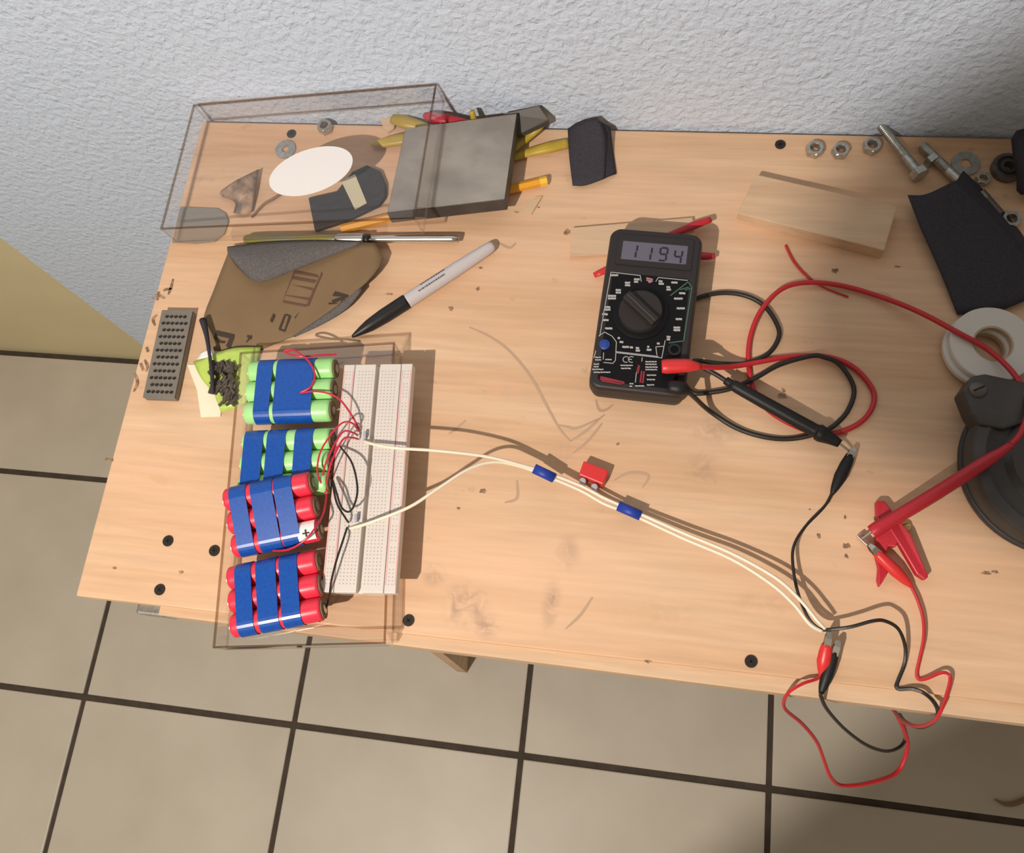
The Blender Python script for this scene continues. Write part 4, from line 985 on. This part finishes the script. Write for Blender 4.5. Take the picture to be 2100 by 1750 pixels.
# small folded black sandpaper by the wall
fs = thing('black_folded_paper', 'small folded black abrasive piece leaning at the wall', 'sandpaper')
PB = Patch([at(1174, 380, .004), at(1200, 380, .004), at(1240, 366, .006)], [at(1164, 264, .008), at(1188, 249, .016), at(1224, 241, .021)], [at(1174, 380, .004), at(1167, 320, .008), at(1164, 264, .008)], [at(1240, 366, .006), at(1242, 310, .011), at(1238, 270, .017), at(1224, 241, .021)], 10, 10)
PB.ob('upper_leaf', M_GRITD, fs, .0010)
PB2 = Patch([at(1238, 366, .005), at(1264, 356, .002)], [at(1222, 243, .019), at(1252, 262, .010)], [at(1238, 366, .005), at(1241, 310, .010), at(1222, 243, .019)], [at(1264, 356, .002), at(1258, 310, .002), at(1252, 262, .010)], 4, 10)
PB2.ob('folded_edge', M_GRITD, fs, .0008)
# large black sheet
ls = thing('black_abrasive_sheet', 'large curved black abrasive sheet under the white tape rolls', 'sandpaper')
PL = Patch([at(1964, 645, .003), at(2040, 640, .004), at(2115, 612, .006)], [at(1862, 400, .011), at(1900, 398, .013), at(1960, 370, .018)], [at(1964, 645, .003), at(1930, 560, .007), at(1890, 470, .010), at(1862, 400, .011)], [at(2115, 612, .006), at(2110, 530, .011), at(2040, 445, .015), at(1960, 370, .018)], 14, 14)
PL.ob('sheet', M_GRITD, ls, .0012)
PL2 = Patch([at(2104, 600, .006), at(2125, 590, .0015)], [at(1962, 371, .017), at(1976, 350, .006)], [at(2104, 600, .006), at(2108, 530, .010), at(2038, 444, .014), at(1962, 371, .017)], [at(2125, 590, .0015), at(2120, 520, .0015), at(2055, 428, .002), at(1976, 350, .006)], 4, 14)
PL2.ob('folded_edge', M_GRITD, ls, .0010)
o = Patch([at(2094, 400, .012), at(2150, 400, .012)], [at(2084, 268, .030), at(2150, 250, .030)], [at(2094, 400, .012), at(2092, 330, .030), at(2084, 268, .030)], [at(2150, 400, .012), at(2150, 330, .030), at(2150, 250, .030)], 6, 6).ob('black_pouch', M_GRITD, None, .010); tag(o, 'black object cut off by the right edge beside the bearing', 'pouch')

# ------------------------------------------------------------------ pine block, slat and red pliers near the multimeter
o = slab('pine_block', [at(1550, 357, .013), at(1840, 423, .013), at(1814, 514, .0125), at(1513, 437, .0125)], .0128, M_PINE2, None, .0008); tag(o, 'pale pine offcut block lying behind the test leads', 'wood block')
o = slab('wood_offcut', [at(1172, 467, .005), at(1420, 446, .005), at(1430, 510, .005), at(1168, 526, .005)], .0048, M_PINE2, None, .0004); tag(o, 'thin pine offcut sticking out left of the multimeter top', 'wood offcut')
pl_ = thing('red_pliers', 'red handled pliers lying under the top of the multimeter', 'pliers')
tube('handle', [at(1300, 512, .0088), at(1380, 480, .0086), at(1425, 462, .0086), at(1458, 450, .0086)], [.0022, .0028, .0034, .0024], M_REDD, pl_, 10, 4, .6)
tube('handle', [at(1300, 500, .0078), at(1380, 515, .0074), at(1440, 525, .0070), at(1466, 525, .0070)], [.0022, .0028, .0034, .0024], M_REDD, pl_, 10, 4, .6)
tube('nose', [at(1310, 506, .0078), at(1260, 545, .0055), at(1218, 565, .0040)], [.0028, .0034, .0022], M_RED, pl_, 10, 3, .6)
o = tube('wire_offcut', wire_pts([(1611, 503, .0012), (1628, 536, .0010), (1655, 566, .0010), (1690, 590, .0010), (1740, 609, .0012)]), [.0010, .0011, .0010, .0007, .0007], M_REDW, None, 6, 5); tag(o, 'short loose red wire offcut crossing beneath the red test lead', 'wire')

# ------------------------------------------------------------------ tape rolls and grinder at the right edge
def tape_roll(label, u, v, z, ro, ri, h):
    p = at(u, v, z + h); t = thing('tape_roll', label, 'tape roll', (p.x, p.y, z), 'white tape rolls')
    lathe('wound_tape', [(ri + .0012, 0), (ro - .0006, 0), (ro, .0006), (ro, h - .0006), (ro - .0006, h), (ri + .0012, h)], M_TAPEW, t, 48, (0, 0, 0), None, True, True)
    lathe('core', [(ri, .0002), (ri + .0013, .0002), (ri + .0013, h - .0003), (ri, h - .0003)], mat('cardboard_core', (.50, .38, .25), .7), t, 40, (0, 0, 0), None, True, True)
tape_roll('white tape roll at the bottom of the stack of two', 2022, 716, .0036, .0285, .0125, .0050)
tape_roll('white tape roll on top of the stack of two, under the red test lead', 2037, 705, .0088, .0285, .0125, .0050)
g = thing('grinder_body', 'dark cast iron grinder body with a screwed lug at the right edge', 'grinder')
gc = at(2190, 945, .030)
lathe('guard', [(0, .0), (.056, .0), (.0585, .002), (.0585, .026), (.0565, .0285), (.050, .0295), (.046, .0270), (.038, .0265), (.034, .0310), (.020, .0320), (0, .0320)], M_CAST, g, 56, (gc.x, gc.y, 0.0003))
lg = slab('lug', [at(1974, 800, .031), at(1994, 771, .031), at(2020, 766, .031), at(2110, 785, .031), at(2120, 860, .031), at(2060, 880, .031), at(2010, 872, .031), at(1992, 845, .031)], .018, M_CAST, g, .0015)
p = at(2008, 797, .033); lathe('screw_head', [(.0062, 0), (.0060, .0010), (.0045, .0022), (0, .0026)], mat('worn_screw', (.14, .125, .11), .45, .6), lg, 24, (p.x, p.y, .0308))
box('screw_slot', (p.x, p.y, .0334), (.0080, .0010, .0006), M_SLOT, lg, .5)
tube('rim', [Vector((gc.x + .0585 * math.cos(a), gc.y + .0585 * math.sin(a), .010)) for a in [math.radians(150 + k * 10) for k in range(13)]], .0024, M_CASTD, g, 8, 2)

# bit on the floor
o = tube('wood_shaving', [at(2040, 1640, FZ + .004), at(2062, 1650, FZ + .003), at(2085, 1648, FZ + .003), at(2110, 1636, FZ + .004)], [.001, .003, .0034, .0028], M_TWIG, None, 6, 4, .5); tag(o, 'curled brown shaving on the floor tiles', 'shaving')
p = at(1775, 1453, -.03)

# ------------------------------------------------------------------ work lamp on a stand, in front and left of the table (out of the frame)
lamp = thing('work_lamp', 'work lamp on a thin black floor stand lighting the table', 'lamp', (LAMP.x, LAMP.y, FZ))
lx, ly, lz = 0, 0, LAMP.z - FZ
tube('pole', [Vector((-.10, -.12, .01)), Vector((-.10, -.12, lz + .10))], .009, M_ENAMEL, lamp, 10, 1, 1, False)
lathe('base', [(.14, 0), (.14, .012), (.02, .022), (0, .022)], M_ENAMEL, lamp, 40, (-.10, -.12, 0))
tube('arm', [Vector((-.10, -.12, lz + .10)), Vector((-.06, -.07, lz + .12)), Vector((0, 0, lz + .085))], .006, M_ENAMEL, lamp, 10, 5)
lathe('shade', [(.012, .085), (.030, .080), (.075, .035), (.073, .035), (.028, .077), (.012, .082)], M_ENAMEL, lamp, 40, (0, 0, lz), None, True, True)
lathe('socket', [(.0, .030), (.014, .030), (.014, .084), (0, .084)], M_ENAMEL, lamp, 20, (0, 0, lz))
def shadow_flap(points, D, thick=.0015):
    # added flat black flap standing in for an unseen person's shadow, D in front of the bulb, its edges on the lines from the bulb to the given points of the room
    dirs = [(p - LAMP).normalized() for p in points]; nrm = sum(dirs, Vector()).normalized()
    V = [d * (D / d.dot(nrm)) + Vector((0, 0, lz)) for d in dirs]
    return slab('shadow_flap', V, thick, M_ENAMEL, lamp, 0, nrm)
def on_wall(u, v):
    d = RX * ((u - 1050) / FPX) + RY * ((v - 875) / FPX) + RZ; return CAM + d * ((WY - CAM.y) / d.y)
shadow_flap([on_wall(2560, -244), on_wall(2100, 55), on_wall(1800, 250), at(1690, 380), at(1620, 520), at(1600, 680), at(1650, 840), at(1760, 950), at(1880, 1010), at(2100, 1050), at(2700, 1080), on_wall(3000, -244)], .30)
shadow_flap([at(1500, 1735, FZ), at(1850, 1475, FZ), at(2000, 1405, FZ), at(2500, 1300, FZ), at(2700, 1900, FZ), at(1300, 1900, FZ)], .30)
tube('shadow_flap_arm', [Vector((0, 0, lz + .085)), Vector((.11, .07, lz + .02)), Vector((.18, .14, lz - .16))], .003, M_ENAMEL, lamp, 8, 4)  # added arm carrying the shadow flaps
ld = bpy.data.lights.new('lamp_light', 'POINT'); ld.energy = LAMP_POWER; ld.color = LAMP_COLOR; ld.shadow_soft_size = 0.009
lo = bpy.data.objects.new('lamp_light', ld); C.objects.link(lo); lo.parent = lamp; lo.location = (0, 0, lz)
